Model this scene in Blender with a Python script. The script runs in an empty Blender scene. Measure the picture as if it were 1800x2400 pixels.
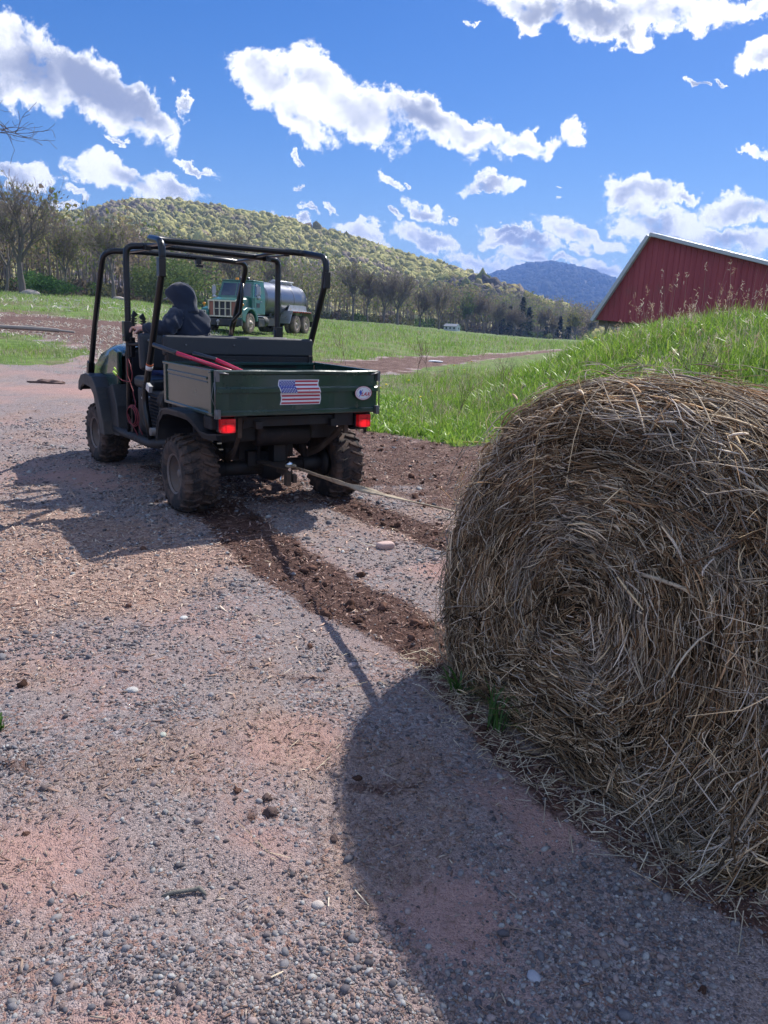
import bpy, bmesh, math, random
import numpy as np
from mathutils import Vector, Matrix
random.seed(7)
R = math.radians
sc = bpy.context.scene
COL = sc.collection
# ---------------------------------------------------------------- camera, sky, sun, exposure
CAM_H, PITCH, ROLL = 1.40, .2405, .0455
cam_d = bpy.data.cameras.new('camera'); cam = bpy.data.objects.new('camera', cam_d); COL.objects.link(cam)
cam_d.sensor_fit = 'VERTICAL'; cam_d.sensor_height = 24; cam_d.lens = 18.0
cam_d.clip_start = .05; cam_d.clip_end = 20000
def cam_axes():
    fw = np.array([0, math.cos(PITCH), -math.sin(PITCH)]); up = np.array([0, math.sin(PITCH), math.cos(PITCH)])
    rt = np.array([1., 0, 0]); c, s = math.cos(ROLL), math.sin(ROLL)
    return c*rt + s*up, -s*rt + c*up, fw
_r, _u, _f = cam_axes()
cam.matrix_world = Matrix(((_r[0], _u[0], -_f[0], 0), (_r[1], _u[1], -_f[1], 0), (_r[2], _u[2], -_f[2], CAM_H), (0, 0, 0, 1)))
sc.camera = cam
def ray(px, py):
    return _r*(px-900)/1800. - _u*(py-1200)/1800. + _f
sc.view_settings.view_transform = 'Standard'; sc.view_settings.look = 'None'
sc.view_settings.gamma = 1.0; sc.view_settings.exposure = 1.0
SUN_DIR = Vector((.52, .78, 1.0)).normalized()
sun_d = bpy.data.lights.new('sun', 'SUN'); sun = bpy.data.objects.new('sun', sun_d); COL.objects.link(sun)
sun_d.energy = 3.6; sun_d.angle = R(.53); sun_d.color = (1, .95, .88)
sun.rotation_euler = (-SUN_DIR).to_track_quat('-Z', 'Y').to_euler()
sun.location = (0, 0, 50)
W = bpy.data.worlds.new('World'); sc.world = W; W.use_nodes = True
def build_world():
    nt = W.node_tree; N = nt.nodes; L = nt.links; N.clear()
    out = N.new('ShaderNodeOutputWorld')
    sky = N.new('ShaderNodeTexSky'); sky.sky_type = 'NISHITA'; sky.sun_disc = False
    el = math.asin(SUN_DIR.z); sky.sun_elevation = el; sky.sun_rotation = math.atan2(SUN_DIR.x, SUN_DIR.y)
    sky.air_density = 1.0; sky.dust_density = .3; sky.ozone_density = 3.0; sky.altitude = 300
    hs = N.new('ShaderNodeHueSaturation'); hs.inputs['Saturation'].default_value = 1.42; hs.inputs['Hue'].default_value = .514
    hs.inputs['Value'].default_value = .47
    L.new(sky.outputs[0], hs.inputs['Color'])
    bg = N.new('ShaderNodeBackground'); bg.inputs[1].default_value = .12; L.new(hs.outputs[0], bg.inputs[0])
    tc = N.new('ShaderNodeTexCoord'); sep = N.new('ShaderNodeSeparateXYZ'); L.new(tc.outputs['Generated'], sep.inputs[0])
    def M(op, a, b=None, c=None, clamp=False):
        m = N.new('ShaderNodeMath'); m.operation = op; m.use_clamp = clamp
        for i, v in enumerate((a, b, c)):
            if v is None: continue
            if isinstance(v, (int, float)): m.inputs[i].default_value = v
            else: L.new(v, m.inputs[i])
        return m.outputs[0]
    yy = M('MAXIMUM', sep.outputs[1], .02)
    comb = N.new('ShaderNodeCombineXYZ'); L.new(M('DIVIDE', sep.outputs[0], yy), comb.inputs[0]); L.new(M('DIVIDE', sep.outputs[2], yy), comb.inputs[1])
    P = comb.outputs[0]
    # warp
    def noise(vec, scale, detail, rough=.6, dist=0):
        n = N.new('ShaderNodeTexNoise'); n.inputs['Scale'].default_value = scale; n.inputs['Detail'].default_value = detail
        n.inputs['Roughness'].default_value = rough; n.inputs['Distortion'].default_value = dist
        L.new(vec, n.inputs['Vector']); return n
    w1 = noise(P, 17, 8, .66)
    sub = N.new('ShaderNodeVectorMath'); sub.operation = 'SUBTRACT'; L.new(w1.outputs['Color'], sub.inputs[0]); sub.inputs[1].default_value = (.5, .5, .5)
    sclv = N.new('ShaderNodeVectorMath'); sclv.operation = 'SCALE'; L.new(sub.outputs[0], sclv.inputs[0]); sclv.inputs['Scale'].default_value = .085
    add = N.new('ShaderNodeVectorMath'); add.operation = 'ADD'; L.new(P, add.inputs[0]); L.new(sclv.outputs[0], add.inputs[1])
    flat = N.new('ShaderNodeVectorMath'); flat.operation = 'MULTIPLY'; L.new(add.outputs[0], flat.inputs[0]); flat.inputs[1].default_value = (1, 1, 0)
    PW = flat.outputs[0]
    # cloud banks, as (x, y, rx, ry, tilt) of the photograph's sky turned into sky directions
    CL = [(60,150,175,92,24),(230,215,190,66,25),(340,252,105,46,28),(-20,150,130,95,0),(430,235,32,22,50),
      (630,185,95,62,8),(740,180,85,70,20),(830,255,170,66,20),(700,268,130,50,25),(1000,285,165,50,13),(1000,245,45,42,0),(1210,322,140,30,6),(1352,322,26,42,0),(1100,300,100,36,8),
      (205,400,82,38,12),(290,410,120,34,18),(400,438,92,34,18),(40,402,85,32,12),(465,390,52,12,22),(146,490,34,11,5),(175,455,35,14,40),
      (683,508,46,15,14),(722,486,26,9,5),(778,480,16,6,0),(912,412,44,13,38),(960,425,18,8,40),(1152,432,64,24,2),(1140,440,60,14,0),(990,495,54,24,18),(922,504,14,8,20),(1067,505,14,6,0),
      (850,545,85,26,12),(1000,560,86,26,15),(1190,540,66,18,6),(1220,570,110,24,5),(1130,620,100,25,4),(1360,548,110,24,2),(1240,600,60,18,0),(1365,585,40,14,0),
      (1410,635,62,26,8),(1290,618,70,14,0),(1500,450,100,34,-3),(1470,470,70,30,0),(1600,455,42,20,0),(1540,515,130,42,5),(1740,490,100,40,-8),(1700,560,150,35,5),(1600,555,100,30,0),
      (1250,12,120,48,0),(1410,45,140,52,6),(1560,28,190,52,-6),(1480,88,66,24,12),(1780,18,75,36,0),(1785,130,58,32,-14),(1785,357,44,15,0),(1733,362,14,5,0),
      (265,318,34,9,8),(395,305,20,8,-30),(1640,188,20,10,20),(1690,190,26,8,20),(700,350,20,9,20),(694,428,12,9,20),(1310,427,9,4,0),(1315,468,10,4,0),(1100,60,10,7,40)]
    cur = None
    for (x, y, rx, ry, t) in CL:
        d = ray(x, y); c = (d[0]/d[1], d[2]/d[1])
        dx = ray(x+5, y); dy = ray(x, y-5)
        sx = math.hypot(dx[0]/dx[1]-c[0], dx[2]/dx[1]-c[1])/5; sy = math.hypot(dy[0]/dy[1]-c[0], dy[2]/dy[1]-c[1])/5
        mp = N.new('ShaderNodeMapping'); mp.vector_type = 'TEXTURE'; L.new(PW, mp.inputs['Vector'])
        mp.inputs['Location'].default_value = (c[0], c[1], 0)
        mp.inputs['Rotation'].default_value = (0, 0, -R(t)-ROLL)
        mp.inputs['Scale'].default_value = (rx*sx, ry*sy, 1)
        ln = N.new('ShaderNodeVectorMath'); ln.operation = 'DOT_PRODUCT'; L.new(mp.outputs[0], ln.inputs[0]); L.new(mp.outputs[0], ln.inputs[1])
        v = M('SUBTRACT', 1.0, ln.outputs['Value'])
        if cur is None: cur = v
        else:
            sm = N.new('ShaderNodeMath'); sm.operation = 'SMOOTH_MAX'; L.new(cur, sm.inputs[0]); L.new(v, sm.inputs[1]); sm.inputs[2].default_value = .25; cur = sm.outputs[0]
    base = M('MINIMUM', cur, 1.1)
    soft = M('MINIMUM', cur, .6)
    nz = noise(P, 24, 10, .66, .25)
    fld = M('ADD', M('MULTIPLY', soft, .55), M('MULTIPLY', M('SUBTRACT', nz.outputs[0], .5), 1.9))
    # unseen clouds beyond the frame, added bright and bluish as fill light
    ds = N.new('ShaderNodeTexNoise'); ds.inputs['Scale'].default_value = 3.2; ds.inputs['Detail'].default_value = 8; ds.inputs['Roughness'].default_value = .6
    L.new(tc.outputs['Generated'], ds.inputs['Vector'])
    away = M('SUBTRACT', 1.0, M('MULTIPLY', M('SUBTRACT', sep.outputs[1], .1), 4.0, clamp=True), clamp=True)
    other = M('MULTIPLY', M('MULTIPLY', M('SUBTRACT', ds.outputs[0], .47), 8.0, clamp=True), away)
    mr = N.new('ShaderNodeMapRange'); mr.interpolation_type = 'SMOOTHSTEP'; L.new(fld, mr.inputs[0]); mr.inputs[1].default_value = -.08; mr.inputs[2].default_value = .25
    fr = M('MULTIPLY', M('SUBTRACT', sep.outputs[1], .1), 8.0, clamp=True)
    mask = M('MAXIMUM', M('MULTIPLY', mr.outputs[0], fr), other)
    # thicker cores of a cloud are greyer than its sunlit rims
    n2 = noise(P, 6.5, 4, .5); 
    thick = N.new('ShaderNodeMapRange'); thick.interpolation_type = 'SMOOTHSTEP'
    L.new(M('ADD', M('MULTIPLY', base, .8), M('MULTIPLY', M('SUBTRACT', n2.outputs[0], .5), 1.9)), thick.inputs[0]); thick.inputs[1].default_value = .38; thick.inputs[2].default_value = .98
    cc = N.new('ShaderNodeMix'); cc.data_type = 'RGBA'; L.new(thick.outputs[0], cc.inputs['Factor'])
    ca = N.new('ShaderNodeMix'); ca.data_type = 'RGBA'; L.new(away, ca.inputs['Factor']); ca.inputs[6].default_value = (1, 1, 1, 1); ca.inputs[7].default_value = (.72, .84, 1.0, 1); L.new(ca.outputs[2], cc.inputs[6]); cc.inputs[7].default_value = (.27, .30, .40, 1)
    cb = N.new('ShaderNodeBackground'); L.new(M('ADD', .74, M('MULTIPLY', away, .28)), cb.inputs[1]); L.new(cc.outputs[2], cb.inputs[0])  # out-of-view clouds get extra strength to fill shaded faces
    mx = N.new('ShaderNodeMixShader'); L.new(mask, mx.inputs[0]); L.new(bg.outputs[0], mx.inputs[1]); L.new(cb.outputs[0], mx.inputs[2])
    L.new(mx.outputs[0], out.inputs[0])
    W.cycles.sampling_method = 'MANUAL'; W.cycles.sample_map_resolution = 512
build_world()

# ---------------------------------------------------------------- helpers
RNG = np.random.default_rng(11)
def tag(o, label=None, cat=None, group=None, kind=None):
    if label: o['label'] = label
    if cat: o['category'] = cat
    if group: o['group'] = group
    if kind: o['kind'] = kind
    return o
def thing(name, label, cat, loc=(0,0,0), rz=0, group=None):
    o = bpy.data.objects.new(name, None); COL.objects.link(o); o.location = loc; o.rotation_euler = (0, 0, rz)
    o.empty_display_size = .1
    return tag(o, label, cat, group)
def fast(name, V, F, mat, parent=None, smooth=False, colors=None, attrs=None, uv=None):
    """V (n,3) floats, F (m,k) ints: a mesh with faces of one size, quickly"""
    V = np.asarray(V, dtype=np.float32); F = np.asarray(F, dtype=np.int32)
    me = bpy.data.meshes.new(name); me.vertices.add(len(V)); me.vertices.foreach_set('co', V.ravel())
    m, k = F.shape; me.loops.add(m*k); me.loops.foreach_set('vertex_index', F.ravel())
    me.polygons.add(m); me.polygons.foreach_set('loop_start', np.arange(0, m*k, k, dtype=np.int32))
    if smooth: me.polygons.foreach_set('use_smooth', np.ones(m, dtype=bool))
    me.update(calc_edges=True)
    if colors is not None:
        ca = me.color_attributes.new('col', 'FLOAT_COLOR', 'POINT')
        c4 = np.ones((len(V), 4), dtype=np.float32); c4[:, :3] = colors; ca.data.foreach_set('color', c4.ravel())
    for an, av in (attrs or {}).items():
        a = me.attributes.new(an, 'FLOAT', 'POINT'); a.data.foreach_set('value', np.asarray(av, dtype=np.float32))
    o = bpy.data.objects.new(name, me); COL.objects.link(o); me.materials.append(mat)
    if parent: o.parent = parent
    return o
class MB:
    """collects pieces of ONE mesh"""
    def __init__(s): s.v = []; s.f = []; s.sm = []; s.mi = []
    def add(s, vs, fs, smooth=False, mi=0):
        b = len(s.v); s.v += [tuple(map(float, v)) for v in vs]; s.f += [tuple(b+i for i in f) for f in fs]
        s.sm += [smooth]*len(fs); s.mi += [mi]*len(fs); return s
    def box(s, c, d, rot=None, mi=0):
        m = Matrix.Identity(3) if rot is None else (rot if isinstance(rot, Matrix) else Matrix.Rotation(rot[2],3,'Z')@Matrix.Rotation(rot[1],3,'Y')@Matrix.Rotation(rot[0],3,'X'))
        vs = [Vector(c)+m@Vector((x*d[0]/2, y*d[1]/2, z*d[2]/2)) for x in (-1,1) for y in (-1,1) for z in (-1,1)]
        return s.add(vs, [(0,1,3,2),(4,6,7,5),(0,4,5,1),(2,3,7,6),(0,2,6,4),(1,5,7,3)], mi=mi)
    def tube(s, pts, r, n=10, cap=True, mi=0, smooth=True, flat=1.0):
        pts = [Vector(p) for p in pts]; k = len(pts)
        rs = r if hasattr(r, '__len__') else [r]*k
        t0 = (pts[1]-pts[0]).normalized(); up = Vector((0,0,1)) if abs(t0.z) < .9 else Vector((1,0,0))
        a = t0.cross(up).normalized(); vs = []
        for i, p in enumerate(pts):
            t = (pts[min(i+1,k-1)]-pts[max(i-1,0)])
            if t.length < 1e-9: t = t0
            t.normalize(); a = (a - t*a.dot(t)); a = a.normalized() if a.length > 1e-6 else t.orthogonal().normalized(); b = t.cross(a)
            vs += [p + (a*math.cos(2*math.pi*j/n) + b*math.sin(2*math.pi*j/n)*flat)*rs[i] for j in range(n)]
        fs = [(i*n+j, i*n+(j+1)%n, (i+1)*n+(j+1)%n, (i+1)*n+j) for i in range(k-1) for j in range(n)]
        s.add(vs, fs, smooth, mi)
        if cap:
            s.add(vs[:n], [tuple(range(n))[::-1]], False, mi); s.add(vs[-n:], [tuple(range(n))], False, mi)
        return s
    def prism(s, poly, a, b, axis='x', mi=0, smooth=False):
        """polygon in the two other axes pushed from a to b along axis"""
        n = len(poly)
        def P(p, t): return {'x': (t, p[0], p[1]), 'y': (p[0], t, p[1]), 'z': (p[0], p[1], t)}[axis]
        vs = [P(p, a) for p in poly] + [P(p, b) for p in poly]
        s.add(vs, [(i, (i+1)%n, n+(i+1)%n, n+i) for i in range(n)], smooth, mi)
        return s.add(vs, [tuple(range(n))[::-1], tuple(range(n, 2*n))], False, mi)
    def band(s, prof, th, a, b, mi=0):
        """an open profile in (y,z) given thickness th, pushed along x: arches, sheet metal"""
        n = len(prof); inner = []
        for i, p in enumerate(prof):
            q0 = prof[max(i-1,0)]; q1 = prof[min(i+1,n-1)]; dx, dz = q1[0]-q0[0], q1[1]-q0[1]; l = math.hypot(dx, dz) or 1
            inner.append((p[0]+dz/l*th, p[1]-dx/l*th))
        for i in range(n-1):
            q = [prof[i], prof[i+1], inner[i+1], inner[i]]
            vs = [(a, *t) for t in q] + [(b, *t) for t in q]
            fs = [(0,1,5,4), (2,3,7,6), (0,3,2,1), (4,5,6,7)]
            if i == 0: fs.append((0,4,7,3))
            if i == n-2: fs.append((1,2,6,5))
            s.add(vs, fs, False, mi)
        return s
    def lathe(s, prof, c, axis, n=24, mi=0, smooth=True):
        """prof: (distance along axis, radius)"""
        ax = Vector(axis).normalized(); u = ax.orthogonal().normalized(); w = ax.cross(u); vs = []
        for (h, r) in prof:
            vs += [Vector(c)+ax*h+(u*math.cos(2*math.pi*j/n)+w*math.sin(2*math.pi*j/n))*r for j in range(n)]
        k = len(prof)
        return s.add(vs, [(i*n+j, i*n+(j+1)%n, (i+1)*n+(j+1)%n, (i+1)*n+j) for i in range(k-1) for j in range(n)], smooth, mi)
    def cyl(s, p, q, r, n=16, mi=0):
        return s.tube([p, q], r, n, True, mi)
    def pieces(s, name, mats, parent=None, bevel=0, seg=2):
        """each separate lump as a mesh of its own"""
        nf = len(s.f); par = list(range(len(s.v)))
        def find(a):
            while par[a] != a: par[a] = par[par[a]]; a = par[a]
            return a
        for f in s.f:
            for i in f[1:]: par[find(i)] = find(f[0])
        grp = {}
        for i in range(len(s.v)): grp.setdefault(find(i), []).append(i)
        bb = [[np.min([s.v[i] for i in g], 0)-.003, np.max([s.v[i] for i in g], 0)+.003, set(g)] for g in grp.values()]
        done = False
        while not done:
            done = True
            for i in range(len(bb)):
                for j in range(i+1, len(bb)):
                    if np.all(bb[i][0] <= bb[j][1]) and np.all(bb[j][0] <= bb[i][1]):
                        bb[i] = [np.minimum(bb[i][0], bb[j][0]), np.maximum(bb[i][1], bb[j][1]), bb[i][2] | bb[j][2]]; del bb[j]; done = False; break
                if not done: break
        out = []
        for lo, hi, g in bb:
            m = MB(); mp = {}
            for i in sorted(g): mp[i] = len(m.v); m.v.append(s.v[i])
            for f, a, b in zip(s.f, s.sm, s.mi):
                if f[0] in g: m.f.append(tuple(mp[i] for i in f)); m.sm.append(a); m.mi.append(b)
            out.append(m.build(name, mats, parent, bevel, seg))
        return out
    def build(s, name, mats, parent=None, bevel=0, seg=2, fix=True):
        me = bpy.data.meshes.new(name); me.from_pydata(s.v, [], s.f)
        for m in (mats if isinstance(mats, (list, tuple)) else [mats]): me.materials.append(m)
        me.polygons.foreach_set('use_smooth', s.sm); me.polygons.foreach_set('material_index', s.mi); me.update()
        if fix:
            bm = bmesh.new(); bm.from_mesh(me); bmesh.ops.remove_doubles(bm, verts=bm.verts, dist=1e-5)
            bmesh.ops.recalc_face_normals(bm, faces=bm.faces); bm.to_mesh(me); bm.free()
        o = bpy.data.objects.new(name, me); COL.objects.link(o)
        if parent: o.parent = parent
        if bevel:
            m = o.modifiers.new('bevel', 'BEVEL'); m.width = bevel; m.segments = seg; m.limit_method = 'ANGLE'; m.angle_limit = R(40); m.harden_normals = False
        return o
def bend(pts, r=.12, n=6):
    """polyline with rounded corners"""
    pts = [Vector(p) for p in pts]; out = [pts[0]]
    for i in range(1, len(pts)-1):
        a, b, c = pts[i-1], pts[i], pts[i+1]
        rr = min(r, (a-b).length*.48, (c-b).length*.48)
        p, q = b+(a-b).normalized()*rr, b+(c-b).normalized()*rr
        for k in range(n+1):
            t = k/n; out.append(p*(1-t)**2 + b*2*t*(1-t) + q*t*t)
    out.append(pts[-1]); return out
# value noise in numpy
def vnoise(x, y, seed=0):
    x = np.asarray(x, dtype=np.float64); y = np.asarray(y, dtype=np.float64)
    xi = np.floor(x).astype(np.int64); yi = np.floor(y).astype(np.int64); fx = x-xi; fy = y-yi
    fx = fx*fx*(3-2*fx); fy = fy*fy*(3-2*fy)
    def h(a, b):
        n = (a*374761393 + b*668265263 + seed*982451653) & 0xffffffff
        n = ((n ^ (n >> 13))*1274126177) & 0xffffffff
        return ((n ^ (n >> 16)) & 0xffff)/65535.0
    return (h(xi,yi)*(1-fx)+h(xi+1,yi)*fx)*(1-fy) + (h(xi,yi+1)*(1-fx)+h(xi+1,yi+1)*fx)*fy
def fbm(x, y, o=4, seed=0):
    t = 0; a = .5; s = 0
    for i in range(o): t = t + a*vnoise(x*2**i, y*2**i, seed+i); s += a; a *= .5
    return t/s
def sst(a, b, x):
    t = np.clip((np.asarray(x, dtype=np.float64)-a)/(b-a), 0, 1); return t*t*(3-2*t)
def polydist(x, y, poly):
    """signed distance, positive inside"""
    x = np.asarray(x, float); y = np.asarray(y, float); d = np.full(x.shape, 1e9); ins = np.zeros(x.shape, bool); n = len(poly)
    for i in range(n):
        ax, ay = poly[i]; bx, by = poly[(i+1)%n]; ex, ey = bx-ax, by-ay
        t = np.clip(((x-ax)*ex+(y-ay)*ey)/(ex*ex+ey*ey+1e-12), 0, 1)
        d = np.minimum(d, np.hypot(x-ax-t*ex, y-ay-t*ey))
        c = ((ay > y) != (by > y)) & (x < (bx-ax)*(y-ay)/(by-ay+1e-12)+ax); ins ^= c
    return np.where(ins, d, -d)
def linedist(x, y, line):
    d = np.full(np.shape(x), 1e9)
    for (ax, ay), (bx, by) in zip(line[:-1], line[1:]):
        ex, ey = bx-ax, by-ay; t = np.clip(((x-ax)*ex+(y-ay)*ey)/(ex*ex+ey*ey), 0, 1); d = np.minimum(d, np.hypot(x-ax-t*ex, y-ay-t*ey))
    return d
def rotmats(N, tilt, rng):
    """random heading, then a random tilt up to `tilt`"""
    a = rng.uniform(0, 2*np.pi, N); b = rng.normal(0, tilt, N); c = rng.normal(0, tilt, N)
    ca, sa, cb, sb, cc, s_ = np.cos(a), np.sin(a), np.cos(b), np.sin(b), np.cos(c), np.sin(c)
    Z = np.zeros(N); O = np.ones(N)
    Rz = np.stack([ca,-sa,Z, sa,ca,Z, Z,Z,O], -1).reshape(N,3,3); Ry = np.stack([cb,Z,sb, Z,O,Z, -sb,Z,cb], -1).reshape(N,3,3)
    Rx = np.stack([O,Z,Z, Z,cc,-s_, Z,s_,cc], -1).reshape(N,3,3)
    return Rz@Ry@Rx
def scatter(bv, bf, P, Rm, S):
    """copies of one small base shape; S (N,3) scales. returns V, F and per-vertex index"""
    bv = np.asarray(bv, float); bf = np.asarray(bf); N = len(P); n = len(bv)
    V = np.einsum('nij,nkj->nki', Rm, bv[None]*S[:, None, :]) + P[:, None, :]
    F = (bf[None] + (np.arange(N)*n)[:, None, None]).reshape(-1, bf.shape[1])
    return V.reshape(-1, 3), F, np.repeat(np.arange(N), n)
# ---------------------------------------------------------------- materials
def new_mat(name):
    m = bpy.data.materials.new(name); m.use_nodes = True; nt = m.node_tree; nt.nodes.clear()
    out = nt.nodes.new('ShaderNodeOutputMaterial'); b = nt.nodes.new('ShaderNodeBsdfPrincipled'); nt.links.new(b.outputs[0], out.inputs[0])
    return m, nt, b, out
def nd(nt, t, **kw):
    n = nt.nodes.new(t)
    for k, v in kw.items():
        if k in n.inputs.keys() if isinstance(k, str) else False: n.inputs[k].default_value = v
        else: setattr(n, k, v)
    return n
def mixc(nt, fac, a, b, mode='MIX'):
    m = nt.nodes.new('ShaderNodeMix'); m.data_type = 'RGBA'; m.blend_type = mode
    for i, v in ((0, fac), (6, a), (7, b)):
        if hasattr(v, 'links') or hasattr(v, 'is_linked'): nt.links.new(v, m.inputs[i])
        elif isinstance(v, (int, float)): m.inputs[i].default_value = v if i == 0 else (v, v, v, 1)
        else: m.inputs[i].default_value = (*v[:3], 1)
    return m.outputs[2]
def noise_n(nt, scale, detail=4, rough=.6, coord='Object', dist=0, vec=None):
    if vec is None:
        tc = nt.nodes.new('ShaderNodeTexCoord'); vec = tc.outputs[coord]
    n = nt.nodes.new('ShaderNodeTexNoise'); n.inputs['Scale'].default_value = scale; n.inputs['Detail'].default_value = detail
    n.inputs['Roughness'].default_value = rough; n.inputs['Distortion'].default_value = dist; nt.links.new(vec, n.inputs['Vector'])
    return n.outputs[0]
def ramp(nt, v, lo, hi, smooth=True):
    m = nt.nodes.new('ShaderNodeMapRange'); m.interpolation_type = 'SMOOTHSTEP' if smooth else 'LINEAR'
    nt.links.new(v, m.inputs[0]); m.inputs[1].default_value = lo; m.inputs[2].default_value = hi; return m.outputs[0]
def math_n(nt, op, a, b=0.0, clamp=False):
    m = nt.nodes.new('ShaderNodeMath'); m.operation = op; m.use_clamp = clamp
    for i, v in enumerate((a, b)):
        if isinstance(v, (int, float)): m.inputs[i].default_value = v
        else: nt.links.new(v, m.inputs[i])
    return m.outputs[0]
def bump(nt, b, h, strength=.3, dist=.01, prev=None):
    n = nt.nodes.new('ShaderNodeBump'); n.inputs['Strength'].default_value = strength; n.inputs['Distance'].default_value = dist
    nt.links.new(h, n.inputs['Height'])
    if prev is not None: nt.links.new(prev, n.inputs['Normal'])
    if b is not None: nt.links.new(n.outputs[0], b.inputs['Normal'])
    return n.outputs[0]
def mat(name, col, rough=.5, metal=0, dirt=None, dirt_amt=.5, dscale=6, bumpy=0, bscale=40, coat=0, spec=.5, var=.12, low=None):
    """painted/plastic/metal surface with uneven tone, optional dust or mud patches; low=(z0,z1) puts more mud near the ground"""
    m, nt, b, out = new_mat(name)
    n1 = noise_n(nt, dscale*.7, 5, .65)
    c = mixc(nt, n1, [v*(1-var) for v in col], [min(1, v*(1+var)) for v in col])
    r = math_n(nt, 'ADD', math_n(nt, 'MULTIPLY', n1, .25), rough-.12, True)
    if dirt:
        n2 = noise_n(nt, dscale, 8, .7, dist=.4)
        f = ramp(nt, n2, .62-dirt_amt*.35, .80-dirt_amt*.2)
        if low:
            tc = nt.nodes.new('ShaderNodeTexCoord'); sp = nt.nodes.new('ShaderNodeSeparateXYZ'); nt.links.new(tc.outputs['Object'], sp.inputs[0])
            g = ramp(nt, sp.outputs[2], low[1], low[0]); f = math_n(nt, 'MAXIMUM', math_n(nt, 'MULTIPLY', f, .6), math_n(nt, 'MULTIPLY', g, ramp(nt, n2, .3, .6)))
        c = mixc(nt, f, c, dirt); 
        r = math_n(nt, 'ADD', r, math_n(nt, 'MULTIPLY', f, .45), True)
        mm = math_n(nt, 'SUBTRACT', metal, math_n(nt, 'MULTIPLY', f, metal)); nt.links.new(mm, b.inputs['Metallic'])
    else: b.inputs['Metallic'].default_value = metal
    nt.links.new(c, b.inputs['Base Color']); nt.links.new(r, b.inputs['Roughness'])
    b.inputs['Coat Weight'].default_value = coat; b.inputs['Coat Roughness'].default_value = .12; b.inputs['Specular IOR Level'].default_value = spec
    if bumpy: bump(nt, b, noise_n(nt, bscale, 5, .6), bumpy, .005)
    return m
def attr_mat(name, rough=.8, trans=0, spec=.2, var=.0, vscale=30):
    """colour from the mesh's own 'col' attribute; trans = share of light let through (leaves, straw)"""
    m, nt, b, out = new_mat(name)
    a = nt.nodes.new('ShaderNodeAttribute'); a.attribute_name = 'col'; c = a.outputs['Color']
    if var: c = mixc(nt, ramp(nt, noise_n(nt, vscale, 3), .3, .7), c, [1-var]*3, 'MULTIPLY')
    nt.links.new(c, b.inputs['Base Color']); b.inputs['Roughness'].default_value = rough; b.inputs['Specular IOR Level'].default_value = spec
    if trans:
        t = nt.nodes.new('ShaderNodeBsdfTranslucent'); nt.links.new(c, t.inputs[0])
        mx = nt.nodes.new('ShaderNodeMixShader'); mx.inputs[0].default_value = trans
        nt.links.new(b.outputs[0], mx.inputs[1]); nt.links.new(t.outputs[0], mx.inputs[2]); nt.links.new(mx.outputs[0], out.inputs[0])
    return m
DUST = (.19, .13, .10)
# ---------------------------------------------------------------- terrain
TH = [-1.2, -.425, -.334, -.16, 0, .186, .3, .45, 1.2]
TD = [130, 150, 160, 200, 250, 380, 480, 560, 600]
TZ = [3.9, 3.7, 3.7, 2.2, 1.4, -2.1, -3.0, -3.2, -3.2]
def treeline(th): return np.interp(th, TH, TD), np.interp(th, TH, TZ)
BANK = [(-.28,10.2),(.28,9.8),(.71,9.5),(1.3,9.1),(1.75,7),(2.3,4.6),(2.9,2.6),(3.6,1),(6,-1),(30,-2),(60,40),(14.8,68.6),(6.5,43),(3.9,35.0),(2.,28.6),(.7,24.2),(.32,21.9),(-.33,20.9),(-.5,15)]
FIELD = [(-3.5,23.5),(-1.3,26.5),(.1,31.2),(1.6,34.9),(4.5,42.2),(14.8,72),(60,190),(400,800),(-500,800),(-300,100),(-24,41.5),(-17,40.5),(-9,38),(-5,29)]
PATCH = [(-30,27),(-17,27.5),(-11.5,25.5),(-8.6,21.5),(-7.3,18.6),(-9,16.8),(-14,16.4),(-30,17)]
FOOT = [(.2,3.1),(.30,2.75),(.42,2.42),(.62,2.08),(.85,1.78),(1.15,1.45),(1.5,1.2)]
SPOTS = [(-.30,2.85,.20,.035),(.02,2.12,.14,.04),(-.34,1.93,.03,.07),(-1.15,2.15,.18,.10),(.02,4.9,.2,.12)]
REDS = [(-1.12,4.42,.42,.16),(-1.35,3.68,.35,.12),(-.25,2.36,.20,.22),(.38,4.42,.3,.3),(.48,1.95,.22,.28),(-.32,1.85,.20,.14),(-.88,1.70,.30,.25),(.25,1.6,.25,.22),(-2.6,6.5,.8,.5),(-4.5,13.5,3.5,.8),(-.4,1.2,.3,.15)]
def red_amt(x, y):
    n = fbm(x*2.6, y*2.6, 4, 101)-.5
    return np.maximum.reduce([sst(1.25, .2, np.hypot((x-a)/c, (y-b)/d)+n*1.7) for a, b, c, d in REDS])
TRACK1 = [(-1.28,5.6),(-.75,4.65),(-.38,4.05),(0,3.5),(.33,3.12)]
TRACK2 = [(-.35,6.0),(-.1,5.65),(.18,5.33),(.5,4.85),(.8,4.5)]
def dist_grass(x, y):
    j = (fbm(x*1.3, y*1.3, 3, 5)-.5)*.9
    return np.maximum.reduce([polydist(x, y, BANK)+j, polydist(x, y, FIELD)+j*2.5, polydist(x, y, PATCH)+j*2])
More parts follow.
